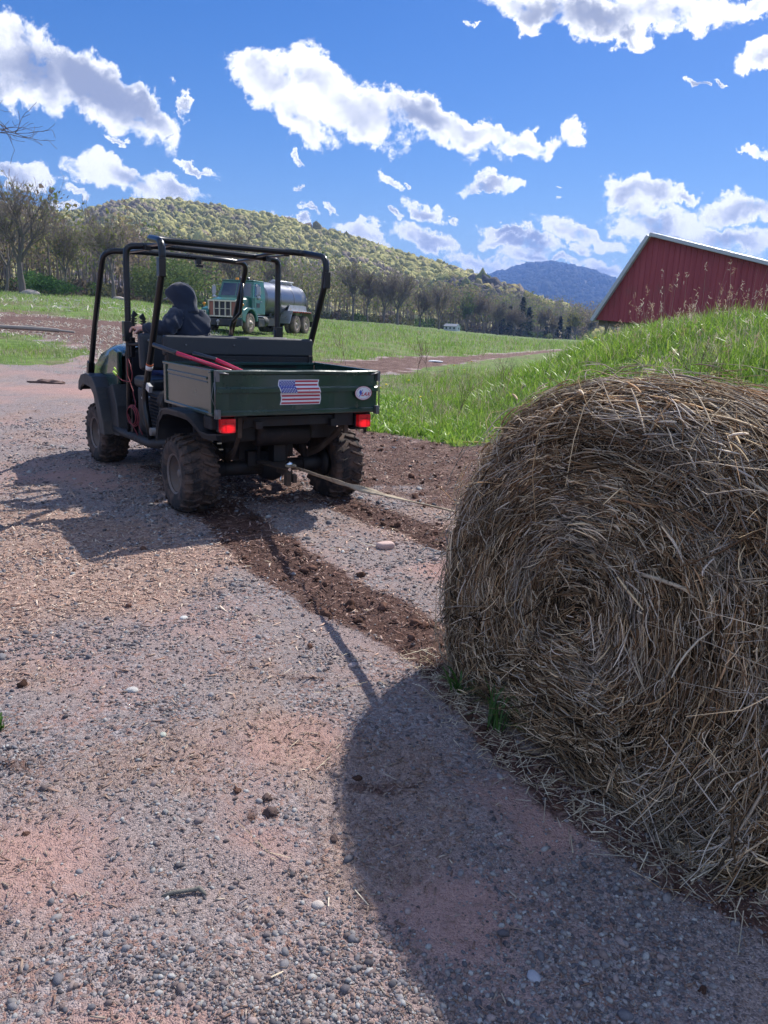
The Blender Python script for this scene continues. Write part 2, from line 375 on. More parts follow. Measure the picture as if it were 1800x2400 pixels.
def mulch_amt(x, y):
    n = (fbm(x*3, y*3, 3, 9)-.5)
    t1 = sst(.30, .10, linedist(x, y, TRACK1)+n*.22); foot = .8*sst(.13, .03, linedist(x, y, FOOT)+n*.12); t2 = sst(.27, .08, linedist(x, y, TRACK2)+n*.22)
    right = sst(-.3, .35, polydist(x, y, [(-.9,10.6),(-.3,10.2),(1.3,9.2),(1.9,7),(2.4,5),(1.6,4.9),(.9,5.5),(.3,6.2),(-.3,6.6),(-1.2,7.5)])+n*1.2)*.9
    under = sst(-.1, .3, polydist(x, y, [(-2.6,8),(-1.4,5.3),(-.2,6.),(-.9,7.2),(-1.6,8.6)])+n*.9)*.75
    lane = sst(-.6, .5, polydist(x, y, [(-3,25.5),(-1.1,25.7),(.1,30.8),(1.6,34.3),(4.5,41.4),(14.8,71),(15.5,69),(6.6,43),(3.9,35),(2,28.8),(.7,24.5),(.3,22),(-.4,21),(-3,19)])+n*2)
    spots = np.maximum.reduce([sst(1, .35, np.hypot((x-a)/c, (y-b)/d)+n*1.6)*.55 for a, b, c, d in SPOTS]); leftm = sst(-2, 2, polydist(x, y, [(-40,24),(-17,27),(-11,25),(-8,21),(-6.5,17.5),(-4,17),(-3,24),(-5,30),(-9,39),(-17,41),(-40,43)])+n*4)*.8
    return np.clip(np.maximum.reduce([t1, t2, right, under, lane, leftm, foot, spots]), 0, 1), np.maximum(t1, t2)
def chip_amt(x, y):
    n = (fbm(x*2.2, y*2.2, 4, 21)-.5)
    a = sst(-.3, .2, polydist(x, y, [(-3.4,5.6),(-1.7,5.1),(-1.05,4.5),(-1.0,3.8),(-1.25,3.3),(-1.9,3.05),(-3.4,2.9)])+n*.8)
    b = sst(-.4, .5, polydist(x, y, [(-2.2,2.1),(-1.0,1.9),(-.8,1.2),(-1,.5),(-2.5,.5)])+n*1.2)*.75
    c = sst(.02, .28, n)*.6
    return np.clip(np.maximum.reduce([a, b, c]), 0, 1)
def terr(x, y):
    x = np.asarray(x, float); y = np.asarray(y, float)
    r = np.hypot(x, y); th = np.arctan2(x, y); D, Z = treeline(th)
    z = Z*np.clip((r-17)/(D-17), 0, None)**np.where(th < .05, .80, 1.15)
    z = np.where(r > D, Z + (r-D)*.012*np.where(th < .1, 1, .15), z)
    # grassy bank behind the bale
    bx = sst(.9, 4.9, x - .02*(y-8)) ; by = sst(1, 6, y)*sst(20, 12.5, y)
    z = z + 1.37*bx*by + .25*sst(1.2, 2.6, x)*sst(3, 5, y)*sst(30, 15, y)
    z = z + 1.2*sst(5, 12, x)*sst(20, 12, y)*sst(3, 8, y)*.5
    g = sst(0, 1.5, dist_grass(x, y))
    z = z + g*(fbm(x*.5, y*.5, 4, 3)-.5)*np.clip(r*.012, .1, .6)
    nearw = sst(14, 8, r)
    m, tr = mulch_amt(x, y)
    z = z + nearw*((fbm(x*3.1, y*3.1, 4, 31)-.5)*.035 + (fbm(x*17, y*17, 3, 37)-.5)*.014*(1-g))
    z = z + nearw*m*((fbm(x*14, y*14, 4, 41)-.5)*.06 + .006) - nearw*tr*.012
    return z
def build_ground():
    th = np.concatenate([np.arange(-math.pi, -.8, .11), np.arange(-.8, .8, .0062), np.arange(.8, math.pi, .11)]); th = np.append(th, math.pi)
    rr = [.25]
    while rr[-1] < 5800: rr.append(rr[-1]*(1.0115 if rr[-1] < 13 else 1.022 if rr[-1] < 120 else 1.06))
    rr = np.array(rr); A, B = np.meshgrid(th, rr); X = (B*np.sin(A)).ravel(); Y = (B*np.cos(A)).ravel()
    Z = terr(X, Y)
    V = np.stack([X, Y, Z], 1); V = np.vstack([V, [0, 0, 0]]); na, nb = len(th), len(rr)
    i, j = np.meshgrid(np.arange(na-1), np.arange(nb-1)); a = (j*na+i).ravel(); F = np.stack([a, a+1, a+na+1, a+na], 1)
    F = np.vstack([F, np.stack([np.arange(na-1)+1, np.arange(na-1), np.full(na-1, len(V)-1), np.full(na-1, len(V)-1)], 1)[:, :4]])
    F = F[:-(na-1)]
    X = V[:,0]; Y = V[:,1]
    g = sst(-.12, .2, dist_grass(X, Y)/np.clip(np.hypot(X, Y)*.08, .6, 8)); m, tr = mulch_amt(X, Y)
    m, nt, b, out = (lambda t: t)(new_mat('ground'))[:4]
    mm, tr = mulch_amt(X, Y)
    o = fast('ground', V, F, m, smooth=True, attrs={'g_grass': g, 'g_mulch': mm, 'g_track': tr, 'g_chip': chip_amt(X, Y), 'g_red': red_amt(X, Y)})
    tag(o, 'gravel and reddish earth yard running into green fields', kind='structure')
    # material
    def A_(n): a = nt.nodes.new('ShaderNodeAttribute'); a.attribute_name = n; return a.outputs['Fac']
    geo = nt.nodes.new('ShaderNodeNewGeometry'); P = geo.outputs['Position']
    def vor(scale, feat='F1', vec=P, rnd=1):
        v = nt.nodes.new('ShaderNodeTexVoronoi'); v.feature = feat; v.inputs['Scale'].default_value = scale; v.inputs['Randomness'].default_value = rnd; nt.links.new(vec, v.inputs['Vector']); return v
    # gravel: stones of about 1 cm and grit of 4 mm
    v1 = vor(85); v2 = vor(230)
    sep = nt.nodes.new('ShaderNodeSeparateColor'); nt.links.new(v1.outputs['Color'], sep.inputs[0])
    sep2 = nt.nodes.new('ShaderNodeSeparateColor'); nt.links.new(v2.outputs['Color'], sep2.inputs[0])
    stone = mixc(nt, sep.outputs[0], (.10,.09,.10), (.40,.35,.345)); stone = mixc(nt, ramp(nt, sep.outputs[1], .72, .75), stone, (.27,.17,.145))
    grit = mixc(nt, sep2.outputs[0], (.12,.10,.10), (.42,.34,.32))
    pebb = ramp(nt, noise_n(nt, 2.6, 5, .65, vec=P), .40, .60)
    grav = mixc(nt, pebb, grit, stone)
    big = noise_n(nt, .9, 6, .6, vec=P, dist=.5)
    red = mixc(nt, sep2.outputs[1], (.34,.20,.175), (.46,.29,.25))
    rf = math_n(nt, 'MAXIMUM', math_n(nt, 'MULTIPLY', ramp(nt, big, .47, .64), .5), math_n(nt, 'MULTIPLY', A_('g_red'), .9)); base = mixc(nt, rf, grav, red)
    # chips: long fibres
    mp = nt.nodes.new('ShaderNodeMapping'); mp.inputs['Scale'].default_value = (1, .28, 1); nt.links.new(P, mp.inputs['Vector'])
    wn = nt.nodes.new('ShaderNodeTexNoise'); wn.inputs['Scale'].default_value = 14; nt.links.new(P, wn.inputs['Vector'])
    va = nt.nodes.new('ShaderNodeVectorMath'); va.operation = 'MULTIPLY_ADD'; nt.links.new(wn.outputs['Color'], va.inputs[0]); va.inputs[1].default_value = (.12,.12,0); nt.links.new(mp.outputs[0], va.inputs[2])
    v3 = vor(120, vec=va.outputs[0]); sep3 = nt.nodes.new('ShaderNodeSeparateColor'); nt.links.new(v3.outputs['Color'], sep3.inputs[0])
    chip = mixc(nt, sep3.outputs[0], (.20,.115,.09), (.50,.36,.29))
    base = mixc(nt, math_n(nt, 'MULTIPLY', A_('g_chip'), .85), base, chip)
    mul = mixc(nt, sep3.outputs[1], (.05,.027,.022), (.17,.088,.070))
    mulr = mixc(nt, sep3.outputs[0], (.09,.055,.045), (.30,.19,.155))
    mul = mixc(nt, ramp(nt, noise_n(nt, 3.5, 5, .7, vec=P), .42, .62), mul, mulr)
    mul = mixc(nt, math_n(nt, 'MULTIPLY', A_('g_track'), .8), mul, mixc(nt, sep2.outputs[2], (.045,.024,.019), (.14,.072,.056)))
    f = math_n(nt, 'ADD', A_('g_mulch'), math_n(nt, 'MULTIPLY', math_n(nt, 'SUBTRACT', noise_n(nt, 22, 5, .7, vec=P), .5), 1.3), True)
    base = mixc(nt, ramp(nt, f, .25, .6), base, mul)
    # grassland: blades from near, a green and tan weave from afar
    gn = noise_n(nt, .35, 8, .65, vec=P); gn2 = noise_n(nt, 3.0, 8, .75, vec=P); gn3 = noise_n(nt, .06, 4, .6, vec=P, dist=.8)
    green = mixc(nt, ramp(nt, gn2, .35, .68), (.07,.12,.025), (.17,.25,.055))
    tan = mixc(nt, ramp(nt, gn2, .4, .7), (.10,.085,.045), (.24,.20,.13))
    gr = mixc(nt, ramp(nt, math_n(nt, 'ADD', math_n(nt, 'MULTIPLY', gn, .6), math_n(nt, 'MULTIPLY', gn3, .45)), .50, .66), green, tan)
    gf = math_n(nt, 'ADD', A_('g_grass'), math_n(nt, 'MULTIPLY', math_n(nt, 'SUBTRACT', gn2, .5), 1.2), True)
    base = mixc(nt, ramp(nt, gf, .35, .6), base, gr)
    nt.links.new(base, b.inputs['Base Color']); b.inputs['Roughness'].default_value = .92; b.inputs['Specular IOR Level'].default_value = .25
    h1 = math_n(nt, 'ADD', math_n(nt, 'MULTIPLY', math_n(nt, 'SUBTRACT', 1.0, v1.outputs['Distance']), pebb), math_n(nt, 'MULTIPLY', v2.outputs['Distance'], -.6))
    h1 = math_n(nt, 'ADD', h1, math_n(nt, 'MULTIPLY', sep3.outputs[2], math_n(nt, 'MULTIPLY', ramp(nt, f, .2, .6), .8)))
    n1 = bump(nt, None, h1, .9, .008)
    bump(nt, b, noise_n(nt, 30, 6, .7, vec=P), .5, .02, n1)
build_ground()

# ---------------------------------------------------------------- loose stones, chips and clods
ICO = bmesh.new(); bmesh.ops.create_icosphere(ICO, subdivisions=1, radius=1.0)
ICO_V = np.array([v.co[:] for v in ICO.verts]); ICO_F = np.array([[v.index for v in f.verts] for f in ICO.faces]); ICO.free()
def ico(sub):
    b = bmesh.new(); bmesh.ops.create_icosphere(b, subdivisions=sub, radius=1.0); b.verts.ensure_lookup_table()
    r = np.array([v.co[:] for v in b.verts]), np.array([[v.index for v in f.verts] for f in b.faces]); b.free(); return r
def near_points(N, r0, r1, p, rng, th0=-.62, th1=.62):
    """ground points whose density falls off with distance from the yard's near end"""
    u = rng.random(N); r = (r0**p + u*(r1**p-r0**p))**(1/p); th = rng.uniform(th0, th1, N)
    return r*np.sin(th), r*np.cos(th)
def build_gravel():
    rng = np.random.default_rng(3); N = 230000
    x, y = near_points(N, .9, 11, .35, rng, -.72, .6)
    m, tr = mulch_amt(x, y); ch = chip_amt(x, y); g = dist_grass(x, y)
    dens = .25 + .9*sst(.42, .62, fbm(x*2.3, y*2.3, 4, 77)); keep = rng.random(N) < dens*(1-.8*red_amt(x, y))*(1-.85*m)*(1-.6*ch)*(g < .05)
    x, y = x[keep], y[keep]; N = len(x)
    s = rng.lognormal(math.log(.0040), .45, N); s = np.clip(s, .002, .017)*np.clip(np.hypot(x, y)/3.2, .85, 1.7)
    bigger = rng.random(N) < .003; s[bigger] *= 1.8
    S = np.stack([s*rng.uniform(.8,1.4,N), s*rng.uniform(.7,1.1,N), s*rng.uniform(.4,.75,N)], 1)
    z = terr(x, y) + S[:,2]*.25
    bv, bf = ico(1); keepf = bf
    V, F, idx = scatter(bv*(1+rng.uniform(-.2,.2,(len(bv),1))), keepf, np.stack([x,y,z],1), rotmats(N, .35, rng), S)
    pal = np.array([(.20,.19,.20),(.13,.125,.14),(.27,.25,.25),(.30,.235,.22),(.17,.13,.125),(.36,.35,.34),(.10,.09,.10),(.22,.165,.15)])
    c = pal[rng.integers(0, len(pal), N)]*rng.uniform(.75,1.2,(N,1))
    o = fast('gravel_stones', V, F, attr_mat('stone_grains', .85, 0, .3, .25, 300), colors=c[idx]); tag(o, 'loose grey and purple pebbles lying over the yard', 'gravel', kind='stuff')
    # a few pale larger stones
build_gravel()
def build_chips():
    rng = np.random.default_rng(5); N = 230000
    x, y = near_points(N, .9, 13, .45, rng, -.72, .6)
    m, tr = mulch_amt(x, y); ch = chip_amt(x, y); g = dist_grass(x, y)
    keep = rng.random(N) < np.clip(.16 + 1.0*ch + .75*m, 0, 1)*(g < .25); x, y, m, ch, tr = x[keep], y[keep], m[keep], ch[keep], tr[keep]; N = len(x)
    L = np.clip(rng.lognormal(math.log(.0066), .55, N), .003, .03)*np.clip(np.hypot(x, y)/3.2, .55, 1.5); w = np.clip(L*rng.uniform(.10,.3,N), .0010, .006)
    bv = np.array([(-1,-1,0),(1,-.6,.1),(1,.7,.1),(-1,.9,0),(-.9,-.8,-1),(1,-.5,-.8),(.95,.6,-.8),(-1,.8,-1)]); bf = np.array([(0,1,2,3),(4,7,6,5),(0,4,5,1),(1,5,6,2),(2,6,7,3),(3,7,4,0)])
    S = np.stack([L, w, w*.35], 1); z = terr(x, y) + .002 + rng.random(N)*.004 + m*.004
    V, F, idx = scatter(bv, bf, np.stack([x,y,z],1), rotmats(N, .22, rng), S)
    light = np.array([(.52,.38,.30),(.42,.28,.22),(.58,.47,.38),(.36,.22,.17),(.48,.32,.25)]); dark = np.array([(.12,.062,.050),(.075,.042,.035),(.19,.105,.085),(.27,.17,.14),(.36,.25,.21)])
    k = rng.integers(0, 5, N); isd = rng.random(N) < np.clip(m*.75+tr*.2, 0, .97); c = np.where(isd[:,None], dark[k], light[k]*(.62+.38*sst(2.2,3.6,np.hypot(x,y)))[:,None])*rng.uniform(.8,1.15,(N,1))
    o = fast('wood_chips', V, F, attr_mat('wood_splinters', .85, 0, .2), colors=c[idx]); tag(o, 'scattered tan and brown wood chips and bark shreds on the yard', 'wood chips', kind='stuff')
    # clods of dark soil
    N = 5200; x, y = near_points(N, 1.2, 12, .9, rng, -.7, .6); m, tr = mulch_amt(x, y); g = dist_grass(x, y)
    keep = (rng.random(N) < m*.45+tr*.5+.012)*(g < .2); x, y = x[keep], y[keep]; N = len(x); s = np.clip(rng.lognormal(math.log(.009), .45, N), .004, .022)
    bv, bf = ico(2); bv = np.sign(bv)*np.abs(bv)**.8*(1+.8*(vnoise(bv[:,0]*2.5+5, bv[:,1]*2.5+bv[:,2]*3, 4)-.5)[:,None]*2)
    V, F, idx = scatter(bv, bf, np.stack([x,y,terr(x,y)+s*.3],1), rotmats(N, .6, rng), np.stack([s*rng.uniform(.8,1.5,N), s, s*rng.uniform(.5,.9,N)],1))
    c = np.array([(.10,.055,.042)])*rng.uniform(.5,1.7,(N,1))
    o = fast('soil_clods', V, F, attr_mat('clod_soil', .95, 0, .1, .4, 200), colors=c[idx]); tag(o, 'dark crumbly soil clods along the tyre tracks', 'soil', kind='stuff')
build_chips()

# ---------------------------------------------------------------- grass
def blades(name, x, y, h, w, cols, label, lean=.35, rng=None, segs=3, mat_=None):
    N = len(x); z = terr(x, y)-.01; a = rng.uniform(0, 2*np.pi, N); la = rng.uniform(0, 2*np.pi, N); ln = rng.uniform(.1, 1, N)*lean
    V = np.zeros((N, segs*2+1, 3)); ca, sa = np.cos(a), np.sin(a); cl, sl = np.cos(la), np.sin(la)
    for k in range(segs):
        t = k/segs; ww = w*(1-t*.55); off = h*ln*t*t*1.6
        cx_ = x+cl*off; cy_ = y+sl*off; cz = z+h*t*(1-.25*ln*t)
        V[:,2*k,0] = cx_-ca*ww; V[:,2*k,1] = cy_-sa*ww; V[:,2*k,2] = cz
        V[:,2*k+1,0] = cx_+ca*ww; V[:,2*k+1,1] = cy_+sa*ww; V[:,2*k+1,2] = cz
    off = h*ln*1.6; V[:,-1,0] = x+cl*off; V[:,-1,1] = y+sl*off; V[:,-1,2] = z+h*(1-.25*ln)
    f = []
    for k in range(segs-1): f += [(2*k, 2*k+1, 2*k+3), (2*k, 2*k+3, 2*k+2)]
    f.append((2*segs-2, 2*segs-1, 2*segs)); n = segs*2+1
    F = (np.array(f)[None] + (np.arange(N)*n)[:,None,None]).reshape(-1,3)
    C = np.repeat(cols, n, axis=0)
    o = fast(name, V.reshape(-1,3), F, mat_, colors=C); return o
GRASS_M = attr_mat('grass_blades', .45, .42, .5)
def grass_cols(N, x, y, rng, dry=.12):
    base = np.array([(.17,.30,.035),(.23,.38,.045),(.12,.22,.03),(.32,.43,.08),(.20,.33,.05)]); c = base[rng.integers(0,5,N)]*rng.uniform(.75,1.3,(N,1))
    d = rng.random(N) < dry*(.4+1.6*sst(.42,.65,fbm(x*1.1,y*1.1,3,55))); tan = np.array([(.42,.36,.24),(.34,.27,.17),(.5,.46,.34)])[rng.integers(0,3,N)]*rng.uniform(.8,1.15,(N,1))
    return np.where(d[:,None], tan, c)
def build_grass():
    rng = np.random.default_rng(8)
    N = 170000; x = rng.uniform(-.8, 13, N); y = rng.uniform(2.2, 24, N)**1.0; y = 2.2+(y-2.2)*rng.random(N)**.35
    dg = polydist(x, y, BANK)+(fbm(x*1.3,y*1.3,3,5)-.5)*.9; vis = (x < y*.62+1.2) & (x > -.15*y-.3)
    clump = fbm(x*2.2, y*2.2, 3, 61); keep = vis & (dg > rng.normal(.0,.06,N)) & (rng.random(N) < .35+sst(.35,.6,clump)); x, y, dg, clump = x[keep], y[keep], dg[keep], clump[keep]; N = len(x)
    hmax = .09+.19*sst(.1, 1.5, dg)*(.45+.9*clump); h = hmax*rng.uniform(.35, 1.15, N)*(.65+.6*sst(.3,.7,fbm(x*.9,y*.9,3,66))); h = h*np.where(dg < .25, .7, 1)
    w = rng.uniform(.0022, .0045, N)*np.clip(y/8, .8, 1.6)
    o = blades('bank_grass', x, y, h, w, grass_cols(N, x, y, rng, .22), '', .55, rng, 3, GRASS_M); tag(o, 'long bright green grass on the bank behind the hay bale', 'grass', kind='stuff')
    # low broad leaves at the foot of the bank
    N = 26000; x = rng.uniform(-.6, 5, N); y = rng.uniform(6.5, 15, N); dg = polydist(x, y, BANK)+(fbm(x*1.3,y*1.3,3,5)-.5)*.9
    keep = (dg > 0) & (dg < 5) & (rng.random(N) < (.3+sst(.4,.6,fbm(x*3,y*3,2,71)))*(.35+.65*sst(2.4,1.2,dg))); x, y = x[keep], y[keep]; N = len(x)
    o = blades('broad_leaves', x, y, rng.uniform(.06,.17,N)*(1+.5*sst(1.5,3,polydist(x,y,BANK))), rng.uniform(.008,.018,N), grass_cols(N, x, y, rng, .0)*1.05, '', .9, rng, 3, GRASS_M); tag(o, 'low broad leafed weeds along the edge of the yard', 'weeds', kind='stuff')
    # field grass
    N = 150000; u = rng.random(N); r = 17*(190/17)**(u**1.15); th = rng.uniform(-.6, .5, N); x, y = r*np.sin(th), r*np.cos(th)
    dg = np.maximum(polydist(x,y,FIELD)+(fbm(x*1.3,y*1.3,3,5)-.5)*2.2, polydist(x,y,PATCH)+(fbm(x*1.3,y*1.3,3,5)-.5)*1.8); cl = fbm(x*.35, y*.35, 4, 63)
    keep = (dg > rng.normal(0,.25,N)) & (rng.random(N) < .25+sst(.35,.65,cl)); x, y, r, cl = x[keep], y[keep], r[keep], cl[keep]; N = len(x)
    right = sst(-6, 2, x/np.maximum(r,1)*30); h = (.10+.22*cl*rng.random(N)+.14*right*rng.random(N))*np.clip(r/40, .8, 2.0); w = .004*np.clip(r/14, 1, 7)
    o = blades('field_grass', x, y, h, w*rng.uniform(.6,1.2,N), grass_cols(N, x, y, rng, .30), '', .5, rng, 2, GRASS_M); tag(o, 'green meadow grass with tan tufts across the far field', 'grass', kind='stuff')
    # dry standing stalks with seed heads on the crest before the barn, and tangled old stems
    N = 700; x = rng.uniform(2.2, 9, N); y = rng.uniform(6.5, 13.5, N); keep = (x/y > .30) & (x/y < .62) & (rng.random(N) < .35+sst(.4,.6,fbm(x,y,2,91))); x, y = x[keep], y[keep]
    V = []; F = []; C = []; cnt = 0
    base = [(.50,.40,.30),(.42,.30,.22),(.55,.47,.38),(.36,.24,.18)]
    def stem(px, py, h, lx, ly, rad, col, head=True):
        nonlocal cnt
        z0 = float(terr(px, py)); pts = []
        for k in range(5):
            t = k/4; pts.append(np.array([px+lx*t*t, py+ly*t*t, z0+h*t*(1-.1*t)]))
        for k, p in enumerate(pts):
            for j in range(3):
                a = 2.094*j; V.append(p+np.array([math.cos(a), math.sin(a), 0])*rad*(1-.6*k/4)); C.append(col)
        for k in range(4):
            for j in range(3): F.append((cnt+k*3+j, cnt+k*3+(j+1)%3, cnt+k*3+3+(j+1)%3, cnt+k*3+3+j))
        cnt += 15
        if head:
            p = pts[-1]
            for q in range(random.randint(7, 13)):
                c = p + np.array([random.gauss(0,.013), random.gauss(0,.013), random.uniform(-.12,.03)]); d = np.array([random.gauss(0,1), random.gauss(0,1), random.gauss(.6,1)]); d /= np.linalg.norm(d)+1e-6; e = np.cross(d, [0.3,.5,1]); e /= np.linalg.norm(e)+1e-6
                l, w_ = random.uniform(.012,.03), .004
                V.extend([c-d*l-e*w_*.3, c-d*l+e*w_*.3, c+d*l+e*w_, c+d*l-e*w_]); C.extend([np.array(col)*1.15]*4); F.append((cnt,cnt+1,cnt+2,cnt+3)); cnt += 4
    for px, py in zip(x, y):
        c = np.array(random.choice(base))*random.uniform(.8,1.1); tall = random.random() < .16
        stem(px, py, random.uniform(.7,1.05) if tall else random.uniform(.3,.6), random.gauss(0,.09), random.gauss(0,.09), .0018, c, random.random() < .75)
    for k in range(60):   # stalks by the lane
        px, py = random.uniform(.6, 2.6), random.uniform(10.5, 19); stem(px, py, random.uniform(.45,1.0), random.gauss(.05,.08), random.gauss(0,.08), .0025, random.choice(base), random.random() < .6)
    o = fast('dry_stalks', np.array(V), np.array(F), attr_mat('dry_stalk', .7, .3, .3), colors=np.array(C)); tag(o, 'dry tan grass stalks with seed heads along the crest of the bank', 'dry grass', kind='stuff')
    # stubble left lying in the field at left
    N = 9500; r = np.where(rng.random(N) < .1, rng.uniform(45, 80, N), rng.uniform(17, 44, N)); th = rng.uniform(-.56, -.14, N); x, y = r*np.sin(th), r*np.cos(th); mk = (r > 44) | (mulch_amt(x, y)[0] > .35); x, y = x[mk], y[mk]; r = r[mk]; N = len(x)
    bv = np.array([(-1,-1,0),(1,-1,.5),(1,1,.5),(-1,1,0)]); S = np.stack([rng.uniform(.08,.3,N), rng.uniform(.015,.04,N), np.full(N,.12)],1)*np.where(r > 44, 1, .32)[:,None]
    keep = fbm(x*.25, y*.25, 3, 12) > .45; x, y, S, r = x[keep], y[keep], S[keep], r[keep]; N = len(x)
    V, F, idx = scatter(bv, np.array([(0,1,2,3)]), np.stack([x,y,terr(x,y)+np.where(r > 44, .22, .03)],1), rotmats(N,.5,rng), S)
    o = fast('field_stubble', V, F, attr_mat('pale_stubble', .7, .2, .3), colors=np.tile([[.62,.58,.48]], (len(V),1))); tag(o, 'pale broken stalks strewn over the field at the left', 'stubble', kind='stuff')
build_grass()
# ---------------------------------------------------------------- wooded hills
FOREST_M = attr_mat('forest_leaves', .9, .2, .1, .5, .9)
def hill(name, ridge, dist, back, base, label, crown, ncrown, palette, rng, fr=None, seed=0):
    """ridge: (lateral slope a = x/y, elevation tangent); a real ridge standing `dist` away, its face rising from `base` metres nearer"""
    a = np.array([p[0] for p in ridge]); e = np.array([p[1] for p in ridge])
    na, nb = 260, 60; A = np.linspace(a[0], a[-1], na); E = np.interp(A, a, e)
    k = np.ones(7)/7; E = np.convolve(np.pad(E, 3, 'edge'), k, 'valid')
    th = np.arctan(A); T = np.linspace(0, 1, nb)                    # 0 foot, ~.72 crest, 1 far side
    D0 = dist-base; V = []
    def surf(th_, t, E_):
        r = D0 + t*(base+back); h = (E_*dist)+CAM_H
        u = t*(base+back)/base
        up = np.where(u < 1, np.sin(np.clip(u,0,1)*np.pi/2)**1.25, 1-((u-1)/(back/base))**2*.8)
        z = -4 + (h+4)*up
        rl = 1-np.clip(np.abs(u-.5)*2, 0, 1)
        z = z + rl*h*.10*(fbm(th_*14+seed, t*3+seed, 3, 5+seed)-.5)*2
        return r*np.sin(th_), r*np.cos(th_), z
    TT, AA = np.meshgrid(T, th); EE = np.repeat(E[:,None], nb, 1)
    X, Y, Z = surf(AA.ravel(), TT.ravel(), EE.ravel()); V = np.stack([X,Y,Z],1)
    i, j = np.meshgrid(np.arange(nb-1), np.arange(na-1)); q = (j*nb+i).ravel(); F = np.stack([q, q+1, q+nb+1, q+nb], 1)
    m, nt, b, out = new_mat('hill_floor'); n = noise_n(nt, .02, 8, .7); nt.links.new(mixc(nt, n, (.07,.06,.045), (.13,.12,.07)), b.inputs['Base Color']); b.inputs['Roughness'].default_value = 1
    o = fast(name, V, F, m, smooth=True); tag(o, label, kind='structure')
    # tree crowns closed over the slope
    N = ncrown; ath = rng.uniform(th[0], th[-1], N); t = rng.random(N)**.9*.98*base/(base+back)*1.06; Ei = np.interp(ath, th, E)
    x, y, z = surf(ath, t, Ei); s = crown*rng.lognormal(0, .25, N)
    bv, bf = ico(2)
    V, F, idx = scatter(bv, bf, np.stack([x,y,z+s*.35],1), rotmats(N, .5, rng), np.stack([s*.75, s*.75, s*rng.uniform(.75,1.15,N)],1))
    nv = V.astype(float); d = vnoise(nv[:,0]*.9/crown*3+nv[:,2]*.5, nv[:,1]*.9/crown*3-nv[:,2]*.4, 3)-.5
    ctr = np.repeat(np.stack([x,y,z+s*.35],1), len(bv), 0); V = ctr+(V-ctr)*(1+1.0*d)[:,None]
    zone = fbm(ath*9+seed, t*5, 4, 15+seed); zz = fbm(ath*40, t*18, 3, 25+seed)
    pal = np.array(palette); k = np.clip(((zone*.7+zz*.3-.28)/.44*len(pal)+rng.normal(0,.9,N)).astype(int), 0, len(pal)-1)
    c = pal[k]*rng.uniform(.75,1.25,(N,1))
    return fast('wooded_slope', V, F, FOREST_M, smooth=False, colors=c[idx])
_rng = np.random.default_rng(21)
ridgeL = [(a, e-.0055) for a, e in [(-1.1,.06),(-.8,.09),(-.62,.105),(-.488,.107),(-.44,.102),(-.403,.102),(-.37,.110),(-.334,.1226),(-.26,.1258),(-.2,.121),(-.147,.1136),(-.08,.101),(-.032,.0905),(.03,.077),(.084,.065),(.13,.051),(.173,.039),(.257,.019),(.32,.006)]]
yg = [(.30,.23,.18),(.36,.30,.18),(.42,.37,.16),(.50,.46,.17),(.55,.50,.18),(.45,.43,.16),(.58,.52,.22),(.38,.31,.22)]
o = hill('hill', ridgeL, 900, 300, 480, 'long wooded ridge falling from upper left to the right', 3.1, 29000, yg, _rng, seed=2)
tag(o, 'spring woods in pale yellow green covering the long ridge', 'forest', kind='stuff')
ridgeB = [(-.05,.02),(.05,.040),(.093,.0516),(.119,.0585),(.153,.0708),(.187,.0765),(.222,.073),(.269,.0605),(.307,.045),(.36,.03),(.46,.02),(.8,.03)]
o = hill('hill', ridgeB, 4900, 900, 2200, 'distant blue rounded hill behind the ridge', 12.0, 18000, [(.05,.06,.04),(.07,.075,.045),(.09,.085,.05),(.06,.07,.04)], _rng, seed=9)
tag(o, 'dark woods on the distant blue hill', 'forest', kind='stuff')
# low foothill at right with lit yellow trees and dark pines
ridgeF = [(-.2,.02),(.0,.034),(.084,.050),(.12,.048),(.15,.037),(.2,.018),(.257,.006),(.33,-.001),(.6,-.003)]
o = hill('hill', ridgeF, 620, 120, 160, 'low foothill between the ridge and the field', 4.2, 4200, [(.30,.27,.08),(.40,.36,.09),(.20,.18,.10),(.16,.14,.12),(.36,.30,.11),(.26,.27,.09),(.22,.19,.16)], _rng, seed=5)
tag(o, 'sunlit yellow and grey trees covering the low foothill', 'forest', kind='stuff')

